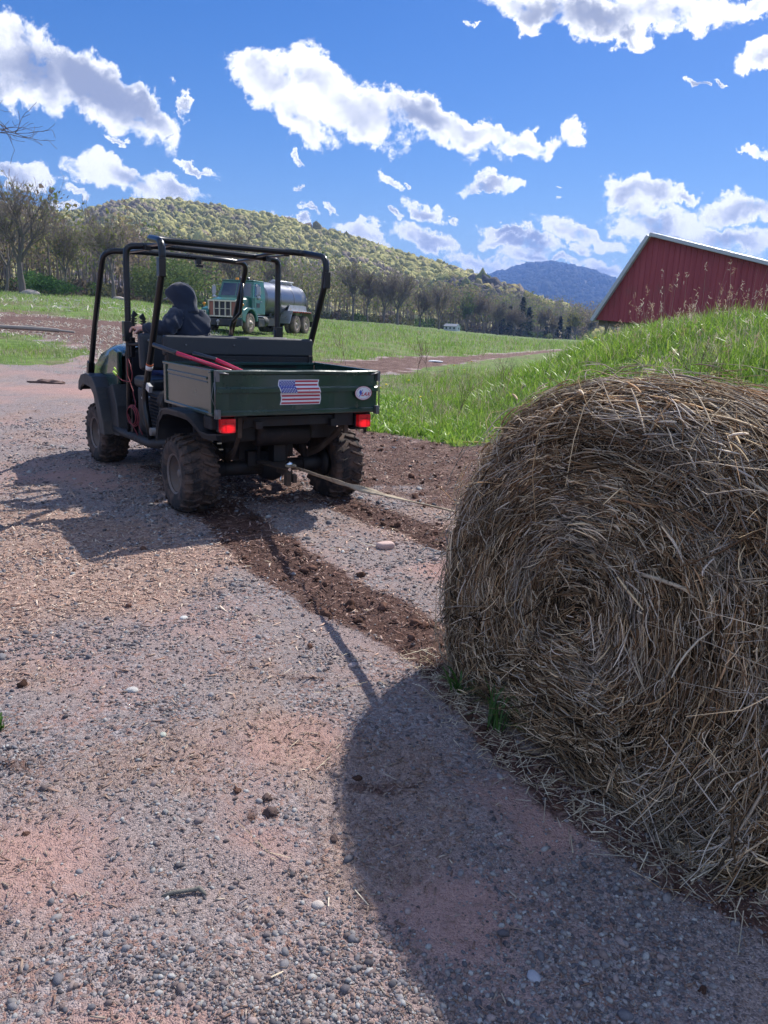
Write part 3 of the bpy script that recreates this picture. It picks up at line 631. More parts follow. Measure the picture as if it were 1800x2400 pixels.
# ---------------------------------------------------------------- trees
BARK = mat('bark', (.13,.11,.095), .95, dscale=3, bumpy=.4, bscale=12)
BARKD = mat('bark_dark', (.14,.12,.105), .95, dscale=3, bumpy=.4, bscale=12)
def branching(rnd, h, r0, spread=.5, levels=5, trunk=.3, lean=(0,0), gnarl=.12):
    """segments of a bare broadleaf tree: list of (p, q, rp, rq, level)"""
    segs = []
    def grow(p, d, L, r, lv):
        n = 3 if lv < 2 else 2; q = p
        for i in range(n):
            d = (d + Vector((rnd.gauss(0,gnarl), rnd.gauss(0,gnarl), rnd.gauss(.03,gnarl*.5)))).normalized()
            e = q + d*L/n; ra = r*(1-.38*i/n); rb = r*(1-.38*(i+1)/n); segs.append((q, e, ra, rb, lv)); q = e
            if lv >= 1 and lv < levels and rnd.random() < .75:
                sd = (d + Vector((rnd.gauss(0,1), rnd.gauss(0,1), rnd.gauss(.25,.5))).normalized()*spread*1.5).normalized(); grow(e, sd, L*rnd.uniform(.45,.7), rb*.55, lv+1)
        if lv < levels:
            k = 4 if lv == 0 else 3 if lv < 3 else 2; a0 = rnd.uniform(0, 6.28)
            for j in range(k):
                a = a0+6.283*j/k+rnd.uniform(-.4,.4); s = spread*rnd.uniform(.6,1.25)
                t = d.orthogonal().normalized(); b = d.cross(t); nd_ = (d + (t*math.cos(a)+b*math.sin(a))*s + Vector((0,0,.12))).normalized()
                grow(q, nd_, L*rnd.uniform(.62,.9), r*.60*rnd.uniform(.75,1.05), lv+1)
    grow(Vector((0,0,-.2)), Vector((lean[0],lean[1],1)).normalized(), h*trunk, r0, 0)
    return segs
def segs_mesh(segs, lo=0, hi=99, nmin=3, minr=0.01):
    V = []; F = []
    for (p, q, a, b, lv) in segs:
        if not (lo <= lv <= hi): continue
        n = 8 if lv == 0 else 5 if lv < 3 else nmin; t = (q-p).normalized(); u = t.orthogonal().normalized(); w = t.cross(u); k = len(V)
        a = max(a, minr); b = max(b, minr*.8)
        for c, r in ((p, a), (q+t*a*.3, b)):
            for j in range(n): V.append(c+(u*math.cos(6.283*j/n)+w*math.sin(6.283*j/n))*r)
        for j in range(n): F.append((k+j, k+(j+1)%n, k+n+(j+1)%n, k+n+j))
    return np.array([v[:] for v in V]), np.array(F)
TWIG = attr_mat('twigs', .9, .3, .1)
def twig_cloud(segs, rnd, n, size, cols, width=.02, lv=3, leafy=0.0, leafcol=((.20,.24,.06),)):
    ends = [s for s in segs if s[4] >= lv]; V = []; F = []; C = []
    for i in range(n):
        p, q, a, b, l = rnd.choice(ends); c = p.lerp(q, rnd.random()); d = ((q-p).normalized() + Vector((rnd.gauss(0,.7), rnd.gauss(0,.7), rnd.gauss(.2,.5)))).normalized()*size*rnd.uniform(.5,1.3)
        if rnd.random() < leafy:
            w = d.orthogonal().normalized()*size*.30; d = d*.35; col = np.array(rnd.choice(leafcol))*rnd.uniform(.7,1.3)
        else: w = d.orthogonal().normalized()*width; col = np.array(rnd.choice(cols))*rnd.uniform(.7,1.3)
        w = Matrix.Rotation(rnd.uniform(0,3.14), 3, d.normalized())@w; k = len(V)
        V += [c-w, c+w, c+d+w*.5, c+d-w*.5]; F.append((k,k+1,k+2,k+3)); C += [col]*4
    return np.array([v[:] for v in V]), np.array(F), np.array(C)
def px_ground(px, D):
    """a spot D metres away in the compass direction under picture column px"""
    d = ray(px, 760); th = math.atan2(d[0], d[1]); x, y = D*math.sin(th), D*math.cos(th); return x, y, float(terr(x, y))
GREY = [(.22,.18,.15),(.28,.235,.19),(.17,.14,.125),(.33,.28,.21)]
def bare_tree(px, D, h, label, seed, spread=.5, trunk=.28, r0=.35, leafy=.05, leafcol=((.24,.25,.08),), lean=(0,0), n=2600, grp='bare trees along the edge of the field', levels=5, cols=GREY, size=None, gnarl=.12, tw=.022):
    rnd = random.Random(seed); x, y, z = px_ground(px, D); t = thing('bare_tree', label, 'tree', (x,y,z), rnd.uniform(0,6.28) if lean == (0,0) else 0, grp)
    h = h*.86; s = branching(rnd, h, r0, spread, levels, trunk, lean, gnarl); top = max(q.z for _,q,_,_,_ in s); k = h/top; s = [(p*k, q*k, a, b, l) for p,q,a,b,l in s]
    V, F = segs_mesh(s, 0, 1, minr=.03); fast('trunk', V, F, BARKD, t, smooth=True)
    V, F = segs_mesh(s, 2, 99, minr=.02*D/160); V2, F2, C2 = twig_cloud(s, rnd, n, size or h*.05, cols, tw*D/160, 3, leafy, leafcol)
    C1 = np.tile(np.array([.22,.19,.165]), (len(V),1)); tri = np.vstack([F, F2+len(V)])
    fast('crown', np.vstack([V,V2]), tri, TWIG, t, colors=np.vstack([C1,C2])); return t
bare_tree(58, 128, 19, 'old bare tree with pale thick trunk and rocks at its foot, far left', 3, .55, .24, .55, .03, n=3600, levels=5)
bare_tree(268, 132, 17.5, 'wide bare tree seen between the first two posts of the roll cage', 8, .5, .25, .35, .12, n=3400)
bare_tree(545, 200, 24, 'tall bare tree rising above the roll cage behind the tank truck', 13, .42, .3, .4, .05, n=3200)
bare_tree(668, 215, 20, 'bare tree behind the tail of the tank truck', 17, .45, .3, .35, .1)
bare_tree(826, 235, 21, 'tall slim bare tree just right of the roll cage', 22, .42, .26, .38, .12, n=3000)
bare_tree(862, 240, 19, 'thin bare tree second to the right of the roll cage', 27, .4, .3, .28, .08)
bare_tree(898, 240, 17.5, 'low forking bare tree left of the big dark one', 31, .6, .16, .32, .05)
bare_tree(932, 240, 20.5, 'big dark bare tree with a broad crown at the field edge', 36, .5, .27, .5, .03, n=3800)
bare_tree(984, 255, 15, 'leaning bare tree with a low fork in the middle of the field edge', 41, .55, .2, .35, .1)
bare_tree(1029, 262, 17, 'slender bare tree directly left of the small white house', 45, .42, .25, .35, .1)
bare_tree(1135, 300, 17, 'rounded grey bare tree right of the small white house', 49, .5, .3, .4, .1, n=3600, leafcol=((.3,.2,.1),))
bare_tree(20, 150, 17, 'slim bare tree behind the pale old one at the left edge', 54, .45, .3, .3, .1)
bare_tree(160, 150, 15, 'twiggy bare tree left of the first cage post', 58, .5, .3, .3, .2, n=3200)
bare_tree(1000, 320, 21, 'light green budding tree behind the bare trees', 61, .45, .3, .3, .75, ((.26,.33,.07),(.3,.34,.1)))
bare_tree(1095, 300, 18, 'fresh green rounded tree right of the small white house', 63, .45, .3, .3, .8, ((.15,.22,.05),(.2,.27,.07)))
bare_tree(1168, 310, 15, 'grey budding tree in front of the leftmost pines', 71, .5, .25, .3, .35, ((.3,.28,.12),), n=3400)
bare_tree(1206, 312, 12.5, 'short brown tree between the pines', 73, .55, .22, .3, .3, ((.3,.22,.12),), n=3400)
bare_tree(1262, 318, 14, 'pale brown rounded tree between the broad pine and the small one', 75, .5, .25, .3, .4, ((.34,.28,.14),), n=3600)
bare_tree(1300, 322, 12, 'low twiggy tree in front of the small pine', 77, .55, .22, .3, .4, ((.3,.26,.14),), n=3200)
bare_tree(1352, 330, 14.5, 'yellow green tree nearest the left corner of the barn', 79, .5, .25, .3, .8, ((.42,.40,.10),(.36,.34,.10)), n=3600)
bare_tree(1385, 345, 12, 'brown tree seen under the left corner of the barn', 81, .5, .25, .3, .5, ((.34,.28,.14),), n=3200)
# branch of a tree standing outside the frame on the left reaches in
def near_limb():
    def at(px, py, D): d = ray(px, py); k = D/math.hypot(d[0], d[1]); return Vector((d[0]*k, d[1]*k, CAM_H+d[2]*k))
    P0, P1 = at(-190, 330, 19), at(-25, 275, 17.5); b0 = at(-420, 700, 21); g = float(terr(b0.x, b0.y)); base = Vector((b0.x, b0.y, g))
    t = thing('bare_tree', 'bare branch tips of a tree reaching in at the left edge high in the sky', 'tree', base)
    rnd = random.Random(5); fork = Vector((0, 0, (P0.z-g)*.62)); p0 = P0-base; p1 = P1-base
    MB().tube([(0,0,-.3), fork*.5, fork[:], (fork+Vector((0,0,2.5)))[:]], [.32,.27,.2,.10], 10).build('trunk', BARKD, t)
    segs = [(fork, fork.lerp(p0,.5)+Vector((0,0,.3)), .11, .08, 2), (fork.lerp(p0,.5)+Vector((0,0,.3)), p0, .08, .05, 2), (p0, p1, .05, .024, 2)]
    def grow(p, d, L, r, lv):
        q = p
        for i in range(4):
            d = (d+Vector((rnd.gauss(0,.16), rnd.gauss(0,.16), rnd.gauss(.03,.14)))).normalized(); e = q+d*L/4; segs.append((q, e, r*(1-.18*i), r*(1-.18*(i+1)), lv)); q = e
            if lv < 5: grow(q, (d+Vector((rnd.gauss(0,.5), rnd.gauss(0,.5), rnd.gauss(0,.6)))).normalized(), L*rnd.uniform(.42,.62), r*.55, lv+1)
    dr = (at(90, 285, 17)-P1).normalized()
    for k in range(5): grow(p1-(p1-p0)*.22*k, (dr+Vector((rnd.gauss(0,.2), rnd.gauss(0,.3), -.45+.28*k))).normalized(), 1.0, .016, 3)
    V, F = segs_mesh(segs, 2, 99, minr=.0045); fast('crown', V, F, BARKD, t)
near_limb()
# the mass of the woods behind them
def woods():
    rng = np.random.default_rng(31); rnd = random.Random(31)
    NT = 2300; th = np.concatenate([rng.uniform(-.62, .50, 1500), rng.uniform(.06, .36, 800)]); D, Z = treeline(th); r = D + 6 + rng.random(NT)**1.2*55
    x, y = r*np.sin(th), r*np.cos(th); z = terr(x, y); V = []; F = []; C = []; nv = 0
    G1 = np.array([(.23,.19,.16),(.29,.24,.20),(.19,.16,.14)]); LF = np.array([(.21,.25,.07),(.28,.29,.09),(.17,.22,.06),(.34,.29,.14),(.26,.20,.15),(.31,.25,.18)])
    hs = np.clip(rng.normal(13.5, 2.6, NT)*(np.interp(th, [-.5,-.3,-.1,.05,.2,.35,.5],[1.05,1.05,1.05,1.0,1.25,1.05,.8])), 6, 21)
    zone = fbm(th*22, th*0+r*.03, 3, 4)
    for i in range(NT):
        h = hs[i]; rad = rng.uniform(.07,.17); p = np.array([x[i],y[i],z[i]]); lean = rng.normal(0,.05,2)
        k = nv; top = p+np.array([lean[0]*h, lean[1]*h, h*.9])
        for q, rr in ((p-[0,0,.3], rad), (top, rad*.3)):
            for j in range(3): V.append(q+np.array([math.cos(2.09*j), math.sin(2.09*j), 0])*rr); C.append(G1[i%3])
        for j in range(3): F.append((k+j, k+(j+1)%3, k+3+(j+1)%3, k+3+j))
        nv += 6
        m = 46; t = rng.uniform(.28,1,m)**.8; ang = rng.uniform(0,6.28,m); wid = h*.22*np.sqrt(rng.random(m))*np.sin(np.clip(t,0,.97)*3.0)**.5
        c = p[None]+np.stack([lean[0]*h*t+np.cos(ang)*wid, lean[1]*h*t+np.sin(ang)*wid, h*t],1)
        d = np.stack([np.cos(ang)*rng.uniform(.1,.8,m), np.sin(ang)*rng.uniform(.1,.8,m), rng.uniform(.3,1,m)],1)*rng.uniform(.8,1.9,(m,1))
        w = np.stack([-np.sin(ang), np.cos(ang), rng.normal(0,.4,m)],1)*rng.uniform(.03,.07,(m,1))
        leaf = rng.random(m) < np.clip((zone[i]-.3)*1.6+.25, .05, .8); d[leaf] *= .45; w[leaf] *= rng.uniform(5,9,(leaf.sum(),1))
        kk = int(np.clip((zone[i]-.25)/.5*4, 0, 3)); cc = np.where(leaf[:,None], LF[(rng.integers(0,3,m)+kk)%6], G1[rng.integers(0,3,m)]*1.15)*rng.uniform(.7,1.25,(m,1))
        q4 = np.stack([c-w, c+w, c+d+w*.5, c+d-w*.5],1).reshape(-1,3); V.extend(q4); C.extend(np.repeat(cc,4,0))
        for a in range(m): F.append((nv+4*a, nv+4*a+1, nv+4*a+2, nv+4*a+3))
        nv += 4*m
    o = fast('woodland', np.array(V), np.array(F), TWIG, colors=np.array(C)); tag(o, 'dense grey and green spring woods along the far side of the field', 'woods', kind='stuff')
    # undergrowth
    N = 15000; th = rng.uniform(-.62, .5, N); D, Z = treeline(th); r = D+rng.uniform(1, 22, N); x, y = r*np.sin(th), r*np.cos(th); hh = rng.random(N)*(1.2+2.6*fbm(th*60,th*0,3,8)); z = terr(x,y)+hh
    bv = np.array([(-1,-1,0),(1,-1,.3),(1,1,0),(-1,1,.3)]); s = rng.uniform(.18,.5,N); V, F, idx = scatter(bv, np.array([(0,1,2,3)]), np.stack([x,y,z],1), rotmats(N,1.2,rng), np.stack([s,s*.5,s],1))
    pal = np.array([(.07,.12,.035),(.10,.15,.04),(.13,.13,.06),(.14,.11,.08)]); c = pal[np.clip((fbm(th*50,th*0,2,18)*4.5).astype(int)-0,0,3)]*rng.uniform(.6,1.3,(N,1))
    o = fast('undergrowth', V, F, TWIG, colors=c[idx]); tag(o, 'low brushy undergrowth at the foot of the woods', 'undergrowth', kind='stuff')
woods()
def conifer(px, D, h, w, label, seed):
    w = w*1.2; h = h*.80
    rnd = random.Random(seed); x, y, z = px_ground(px, D); t = thing('pine_tree', label, 'pine', (x,y,z), 0, 'dark pines at the far right of the field edge')
    MB().tube([(0,0,-.3),(0,0,h*.97)], [w*.06,.03], 6).build('trunk', BARKD, t)
    V = []; F = []; C = []
    for i in range(2200):
        u = rnd.random()**.8; a = rnd.uniform(0,6.283); zz = h*(.04+.96*u); rr = w*(1-u)**.75*(.72+.34*math.sin(u*38+2*math.sin(a*2+seed)))*(.8+.3*math.sin(a*3+seed*2+u*9))*rnd.uniform(.05,1)**.45; c = Vector((math.cos(a)*rr, math.sin(a)*rr, zz-rr*.25))
        d = Vector((math.cos(a), math.sin(a), rnd.uniform(-.35,.15)))*rnd.uniform(.4,.9); s = Vector((-math.sin(a), math.cos(a), rnd.uniform(-.3,.3)))*rnd.uniform(.15,.3); k = len(V)
        V += [(c-s)[:], (c+s)[:], (c+d+s*.3)[:], (c+d-s*.3)[:]]; F.append((k,k+1,k+2,k+3)); C += [np.array((.030,.052,.028))*rnd.uniform(.6,1.5)]*4
    fast('crown', np.array(V), np.array(F), TWIG, t, colors=np.array(C))
conifer(1176, 350, 17, 3.0, 'dark pine left of the tallest of the pines', 1); conifer(1194, 336, 15, 2.6, 'dark pine with a narrow top behind the others', 2)
conifer(1222, 322, 19.5, 4.0, 'tallest and broadest dark pine at the field edge', 3); conifer(1238, 334, 15, 3.9, 'broad dark pine with low spreading boughs', 4)
conifer(1284, 352, 15.5, 2.2, 'small dark pine standing apart to the right of the broad one', 5); conifer(1313, 350, 12, 2.4, 'narrow pine next to the small one at the right', 6); conifer(1334, 358, 14, 2.0, 'rightmost narrow pine before the barn', 7)
def bush(name, px, D, h, w, label, cols, seed, grp='green bushes at the foot of the woods', n=1600, cat='bush'):
    rnd = random.Random(seed); x, y, z = px_ground(px, D); t = thing(name, label, cat, (x,y,z), 0, grp)
    m = MB(); st = [Vector((rnd.gauss(0,w*.25), rnd.gauss(0,w*.25), h*rnd.uniform(.6,.95))) for _ in range(9)]
    for q in st: m.tube([(q.x*.15,q.y*.15,-.1), (q.x*.6,q.y*.6,q.z*.5), q[:]], [.05,.03,.012], 4)
    m.build('stem', BARKD, t); V = []; F = []; C = []
    for i in range(n):
        v = Vector((rnd.gauss(0,1), rnd.gauss(0,1), rnd.gauss(0,1))).normalized()*rnd.random()**.4; lump = .75+.4*math.sin(v.x*5+seed)*math.sin(v.y*4+1)
        c = Vector((v.x*w*.5*lump, v.y*w*.5*lump, h*.48+v.z*h*.46*lump)); s = rnd.uniform(.05,.12)*h**.5; d = Vector((rnd.gauss(0,1), rnd.gauss(0,1), rnd.gauss(0,1))).normalized()*s; e = d.orthogonal().normalized()*s*.7; k = len(V)
        V += [(c-d)[:], (c+e)[:], (c+d)[:], (c-e)[:]]; F.append((k,k+1,k+2,k+3)); C += [np.array(rnd.choice(cols))*rnd.uniform(.7,1.3)]*4
    fast('crown', np.array(V), np.array(F), TWIG, t, colors=np.array(C))
gb = [(.08,.16,.04),(.11,.20,.05),(.07,.13,.035)]
bush('bush', 105, 131, 3.4, 8, 'dark green bush beside the pale old tree', gb, 1); bush('bush', 140, 134, 3.0, 8, 'lower green bush left of the first cage post', gb, 2); bush('bush', 85, 137, 4.0, 7, 'green bush behind the pale old tree', gb, 3)
bush('bush', 420, 165, 11, 17, 'tall light green willow bush above the hooded driver', [(.17,.22,.06),(.21,.25,.08),(.13,.18,.05)], 4, n=3800)
bush('bush', 345, 160, 8, 10, 'green bush between the roll cage posts', [(.14,.18,.05),(.18,.2,.07)], 5, n=2600)
bush('bush', 1250, 335, 2.2, 4, 'small pale green shrub in front of the pines', [(.2,.26,.08)], 6); bush('bush', 1290, 340, 2.6, 3.4, 'small light shrub nearest the barn side', [(.26,.3,.1)], 7)

# ---------------------------------------------------------------- small far house
def far_house():
    x, y, z = px_ground(1060, 248); z = float(terr(x, y)); t = thing('farm_house', 'small low white house far off at the edge of the field', 'house', (x,y,z), R(-32)); t.scale = (.62,.62,.62)
    wm = mat('house_white', (.55,.56,.58), .6); rm = mat('house_roof', (.22,.24,.28), .6); gm = mat('window_dark', (.03,.04,.05), .15)
    MB().box((0,0,1.2),(7,4,2.4)).prism([(-2,2.4),(2,2.4),(0,3.4)], -3.5, 3.5,'x').build('wall', wm, t)
    MB().prism([(-2.4,2.3),(0,3.55),(2.4,2.3),(2.4,2.2),(0,3.4),(-2.4,2.2)], -3.8, 3.8,'x').build('roof', rm, t)
    for q in (-2.2, 0, 2.2): MB().box((q,-2.02,1.4),(.9,.06,1)).build('window', gm, t)
    MB().box((3.52,.6,1.3),(.06,.9,1)).build('window', gm, t)
far_house()

# ---------------------------------------------------------------- red barn
def barn():
    x0, y0 = 9.17, 36.0; g = float(terr(13, 34)); t = thing('red_barn', 'red ribbed metal barn gable with a white roof edge behind the bank', 'barn', (x0,y0,0), R(-32))
    m, nt, b, out = new_mat('red_siding'); n = noise_n(nt, .8, 6, .6)
    tc = nt.nodes.new('ShaderNodeTexCoord'); mp = nt.nodes.new('ShaderNodeMapping'); mp.inputs['Scale'].default_value = (7, 1, .15); nt.links.new(tc.outputs['Object'], mp.inputs[0]); st = noise_n(nt, 1.0, 4, .6, vec=mp.outputs[0])
    c = mixc(nt, ramp(nt, st, .3, .75), (.27,.036,.050), (.34,.058,.072)); nt.links.new(mixc(nt, ramp(nt, n, .55, .8), c, (.20,.07,.065)), b.inputs['Base Color']); b.inputs['Roughness'].default_value = .55
    top = lambda s: 1.99+(5.52-1.99)*s/2.05 if s < 2.05 else 5.52-.25*(s-2.05)
    bot = lambda s: 1.99-.05*s
    # siding: a ribbed sheet, ribs every .2286 m, following the gable line
    V = []; F = []; s = 0; k = 0; Wd = 11.0; prof = []
    while s < Wd:
        for ds, dy in ((0,0),(.085,0),(.10,.022),(.128,.022),(.143,0)): prof.append((s+ds, -dy))
        s += .2286
    prof = [p for p in prof if p[0] <= Wd]; prof += [(2.05, 0)]; prof = sorted(set(prof))
    m_ = MB(); vs = []
    for (s, dy) in prof: vs += [(s, dy, bot(s)), (s, dy, top(s))]
    for (s, dy) in prof: vs += [(s, .08, bot(s)), (s, .08, top(s))]
    n_ = len(prof)*2; fs = []
    for i in range(len(prof)-1): a = 2*i; fs += [(a, a+2, a+3, a+1), (n_+a, n_+a+1, n_+a+3, n_+a+2), (a, n_+a, n_+a+2, a+2)]
    m_.add(vs, fs); m_.build('wall', m, t, fix=False)
    wt = mat('white_trim', (.42,.44,.49), .4, .0, dirt=(.4,.38,.34), dirt_amt=.2); rf = mat('roof_metal', (.55,.56,.58), .35, .6)
    # rake boards and the roof behind them
    def slab(name, a, b_, th, y0_, y1_, mt, up=0):
        dx, dz = b_[0]-a[0], b_[1]-a[1]; l = math.hypot(dx, dz); nx, nz = -dz/l*th, dx/l*th; ux, uz = -dz/l*up, dx/l*up
        MB().prism([(a[0]+ux,a[1]+uz),(b_[0]+ux,b_[1]+uz),(b_[0]+nx+ux,b_[1]+nz+uz),(a[0]+nx+ux,a[1]+nz+uz)], y0_, y1_, 'y').build(name, mt, t, bevel=.01)
    E0 = (-.02,1.90); AP = (2.05,5.50); E1 = (Wd, top(Wd)-.02)
    slab('rake_board', E0, AP, .15, -.32, -.03, wt); slab('rake_board', (AP[0]-.03,AP[1]+.02), E1, .15, -.32, -.03, wt)
    slab('roof', E0, AP, .10, -.03, 16, rf, .08); slab('roof', (AP[0]-.03,AP[1]+.02), E1, .10, -.03, 16, rf, .08)
    pm = mat('weathered_post', (.16,.13,.11), .9)
    for s in (.5, 4, 7.5, 10.6): MB().box((s,.22,(bot(s)+g-.5)/2+.1),(.15,.15,bot(s)-g+.7)).build('post', pm, t)
    MB().box((5.4,.24,1.60),(10.6,.07,.24), (0,R(2.9),0)).build('beam', pm, t)
barn()

# ---------------------------------------------------------------- air
def haze():
    m = bpy.data.materials.new('haze'); m.use_nodes = True; nt = m.node_tree; nt.nodes.clear(); out = nt.nodes.new('ShaderNodeOutputMaterial'); v = nt.nodes.new('ShaderNodeVolumePrincipled')
    v.inputs['Color'].default_value = (.25,.45,1.0,1); v.inputs['Density'].default_value = .0002; v.inputs['Anisotropy'].default_value = .1; nt.links.new(v.outputs[0], out.inputs['Volume'])
    tag(MB().box((0,0,215),(12400,12400,460)).build('haze', m), 'thin blue haze hanging over the valley', kind='stuff')
haze()
# ---------------------------------------------------------------- utility vehicle (x = right, y = forward, z = up from the rear axle's ground point)
UX, UY, YAW = -.93, 5.86, .617
GREEN = mat('green_paint', (.012,.040,.031), .24, .0, dirt=(.10,.08,.06), dirt_amt=.04, dscale=5, coat=.55, low=(.735,.775))
BLACKP = mat('black_plastic', (.014,.016,.021), .5, dirt=(.085,.07,.06), dirt_amt=.3, dscale=4, low=(.3,.62), bumpy=.15, bscale=60)
TUBEM = mat('black_tube_paint', (.006,.007,.009), .30, .0, dirt=(.05,.045,.04), dirt_amt=.02, dscale=9, coat=.12, spec=.4)
FRAMEM = mat('muddy_frame', (.009,.009,.011), .6, dirt=(.045,.03,.024), dirt_amt=.4, dscale=7, bumpy=.4, bscale=40)
RUST = mat('rusty_strap', (.055,.034,.024), .8, dirt=(.10,.07,.05), dirt_amt=.6, dscale=14)
STEEL = mat('dull_steel', (.16,.16,.165), .45, .7, dirt=(.2,.16,.13), dirt_amt=.35)
VINYL = mat('black_vinyl', (.012,.014,.019), .42, dirt=(.05,.045,.042), dirt_amt=.1, bumpy=.2, bscale=25)
utv = thing('utility_vehicle', 'muddy dark green utility vehicle with black roll cage and flag sticker on its tailgate', 'utility vehicle', (UX, UY, 0), YAW)
def rubber_mat():
    m, nt, b, out = new_mat('muddy_rubber'); n = noise_n(nt, 9, 8, .7, dist=.5); n2 = noise_n(nt, 60, 5, .7)
    c = mixc(nt, ramp(nt, n, .40, .62), (.022,.019,.019), (.105,.066,.050)); c = mixc(nt, ramp(nt, n2, .55, .8), c, (.12,.085,.07))
    nt.links.new(c, b.inputs['Base Color']); b.inputs['Roughness'].default_value = .9; bump(nt, b, n2, .6, .008); return m
RUB = rubber_mat(); RIMM = mat('dusty_rim', (.17,.15,.145), .6, .3, dirt=(.20,.14,.11), dirt_amt=.8, dscale=9)
def wheel(x, y, side, rad=.29, wd=.26, steer=0.0, seed=0):
    rnd = random.Random(seed); e = bpy.data.objects.new('wheel', None); COL.objects.link(e); e.parent = utv; e.location = (x, y, rad-.012); e.rotation_euler = (0,0,steer)
    hw = wd/2; prof = [(-hw*.78,.135),(-hw*.9,.15),(-hw,.20),(-hw*.98,.245),(-hw*.82,.272),(-hw*.4,.279),(0,.281),(hw*.4,.279),(hw*.82,.272),(hw*.98,.245),(hw,.20),(hw*.9,.15),(hw*.78,.135)]
    m = MB().lathe([(h, r*rad/.29*1.0-.006) for h, r in prof], (0,0,0), (1,0,0), 110)
    vv = np.array(m.v); aa_ = np.arctan2(vv[:,2], vv[:,1]); nn = (fbm(aa_*6+20, vv[:,0]*22+seed*3, 4, seed)-.5); rr_ = np.hypot(vv[:,1], vv[:,2]); kk = 1+nn*.07*(rr_ > .24); vv[:,1] *= kk; vv[:,2] *= kk; m.v = [tuple(q) for q in vv]
    NB = 23
    for i in range(NB):          # tread: paired angled lugs, alternating, wrapping on to the shoulder
        for s in (-1, 1):
            a = 2*math.pi*(i+(.5 if s > 0 else 0))/NB + rnd.uniform(-.015,.015)
            for (h0, h1, da, r, w_) in ((.04, .60, .115, rad-.003, .019), (.62, 1.02, .03, rad-.007, .027)):
                pts = []
                for t in (0, 1):
                    hh = s*hw*(h0+(h1-h0)*t); aa = a + da*(1-t)*1.0
                    for (dr) in (-.022, .004 + rnd.uniform(-.004,.003)):
                        rr = r+dr - (.022 if (h1 > 1 and t == 1) else 0)
                        for sg in (-1, 1):
                            pts.append((hh, rr*math.sin(aa+sg*w_/2/rad), rr*math.cos(aa+sg*w_/2/rad)))
                m.add(pts, [(0,1,3,2),(4,6,7,5),(2,3,7,6),(0,4,5,1),(0,2,6,4),(1,5,7,3)])
    t = m.build('tyre', RUB, e, bevel=.004, seg=1)
    sd = side; r = MB().lathe([(sd*hw*.80,.142),(sd*hw*.90,.150),(sd*hw*.92,.143),(sd*hw*.82,.134),(sd*hw*.45,.126),(sd*hw*.25,.118),(sd*hw*.18,.075),(sd*hw*.42,.062),(sd*hw*.45,.03),(sd*hw*.45,.001)], (0,0,0), (1,0,0), 32)
    r.lathe([(-sd*hw*.80,.142),(-sd*hw*.2,.12),(-sd*hw*.1,.001)], (0,0,0), (1,0,0), 24)
    for k in range(4): a = k*math.pi/2+.5; r.cyl((sd*hw*.30, .055*math.cos(a), .055*math.sin(a)), (sd*hw*.50, .055*math.cos(a), .055*math.sin(a)), .008, 6)
    r.lathe([(sd*hw*.40,.032),(sd*hw*.62,.030),(sd*hw*.66,.022),(sd*hw*.66,.001)], (0,0,0), (1,0,0), 16)
    r.build('rim', RIMM, e)
for (x, y, s, st, sd) in ((-.615, 0, -1, 0, 1), (.615, 0, 1, 0, 2), (-.60, 2.17, -1, .03, 3), (.60, 2.17, 1, .03, 4)): wheel(x, y, s, steer=st, seed=sd)
# ---- cargo bed
BW, B0, B1, ZB, ZT = .635, -.54, .40, .752, 1.055
def tailgate_profile():   # (y, z) outer face from bottom to top: lip, recess, pressed rib, recess, rolled top
    y = B0
    return [(y-.006,ZB),(y-.016,ZB+.006),(y-.016,ZB+.03),(y-.004,ZB+.038),(y-.004,ZB+.152),(y-.023,ZB+.158),(y-.023,ZB+.184),(y-.004,ZB+.196),(y-.004,ZT-.03),(y-.016,ZT-.022),(y-.018,ZT-.004),(y-.008,ZT+.004),(y+.010,ZT+.004),(y+.018,ZT-.006),(y+.018,ZT-.02),(y+.008,ZT-.022),(y+.008,ZB)]
tg = MB(); pr = tailgate_profile(); n_ = 28; vs = []
for i in range(n_+1):
    x = -BW+2*BW*i/n_
    for k, (y, z) in enumerate(pr):
        w = .0025*math.sin(x*9+z*14)+.002*math.sin(x*23+2)
        vs.append((x, y+(w if 0 < i < n_ else 0), z + (.0015*math.sin(x*13) if z > ZT-.03 else 0)))
K = len(pr); tg.add(vs, [(i*K+k, i*K+(k+1)%K, (i+1)*K+(k+1)%K, (i+1)*K+k) for i in range(n_) for k in range(K)])
tg.add(vs[:K], [tuple(range(K))]); tg.add(vs[-K:], [tuple(range(K))[::-1]])
tailgate = tg.build('tailgate', GREEN, utv)
def side_panel(s):
    m = MB(); x = s*(BW+.004)
    m.box((x, (B0+B1)/2+.012, (ZB+ZT)/2), (.014, B1-B0-.03, ZT-ZB))
    m.box((x+s*.006, (B0+B1)/2+.01, ZT-.006), (.034, B1-B0-.02, .018)); m.box((x+s*.006, (B0+B1)/2, ZB+.012), (.026, B1-B0-.03, .022))
    m.box((x+s*.005, B1-.03, (ZB+ZT)/2), (.026, .045, ZT-ZB-.03)); m.box((x+s*.005, B0+.052, (ZB+ZT)/2), (.026, .05, ZT-ZB-.03))
    m.box((x+s*.012, (B0+B1)/2+.01, ZT-.058), (.012, B1-B0-.19, .016)); m.box((x+s*.009, (B0+B1)/2+.01, ZT-.085), (.008, B1-B0-.19, .010))
    m.build('bed_side', GREEN, utv, bevel=.004)
side_panel(-1); side_panel(1)
MB().box((0, B1, .93), (2*BW-.01, .02, .25)).box((0, B1-.012, ZT-.012), (2*BW-.02,.02,.02)).build('bed_front_panel', GREEN, utv, bevel=.003)
fl = MB().box((0,(B0+B1)/2,ZB+.012),(2*BW-.02,B1-B0-.04,.02))
for i in range(9): fl.box((-BW+.13+i*.127,(B0+B1)/2,ZB+.026),(.05,B1-B0-.08,.008))
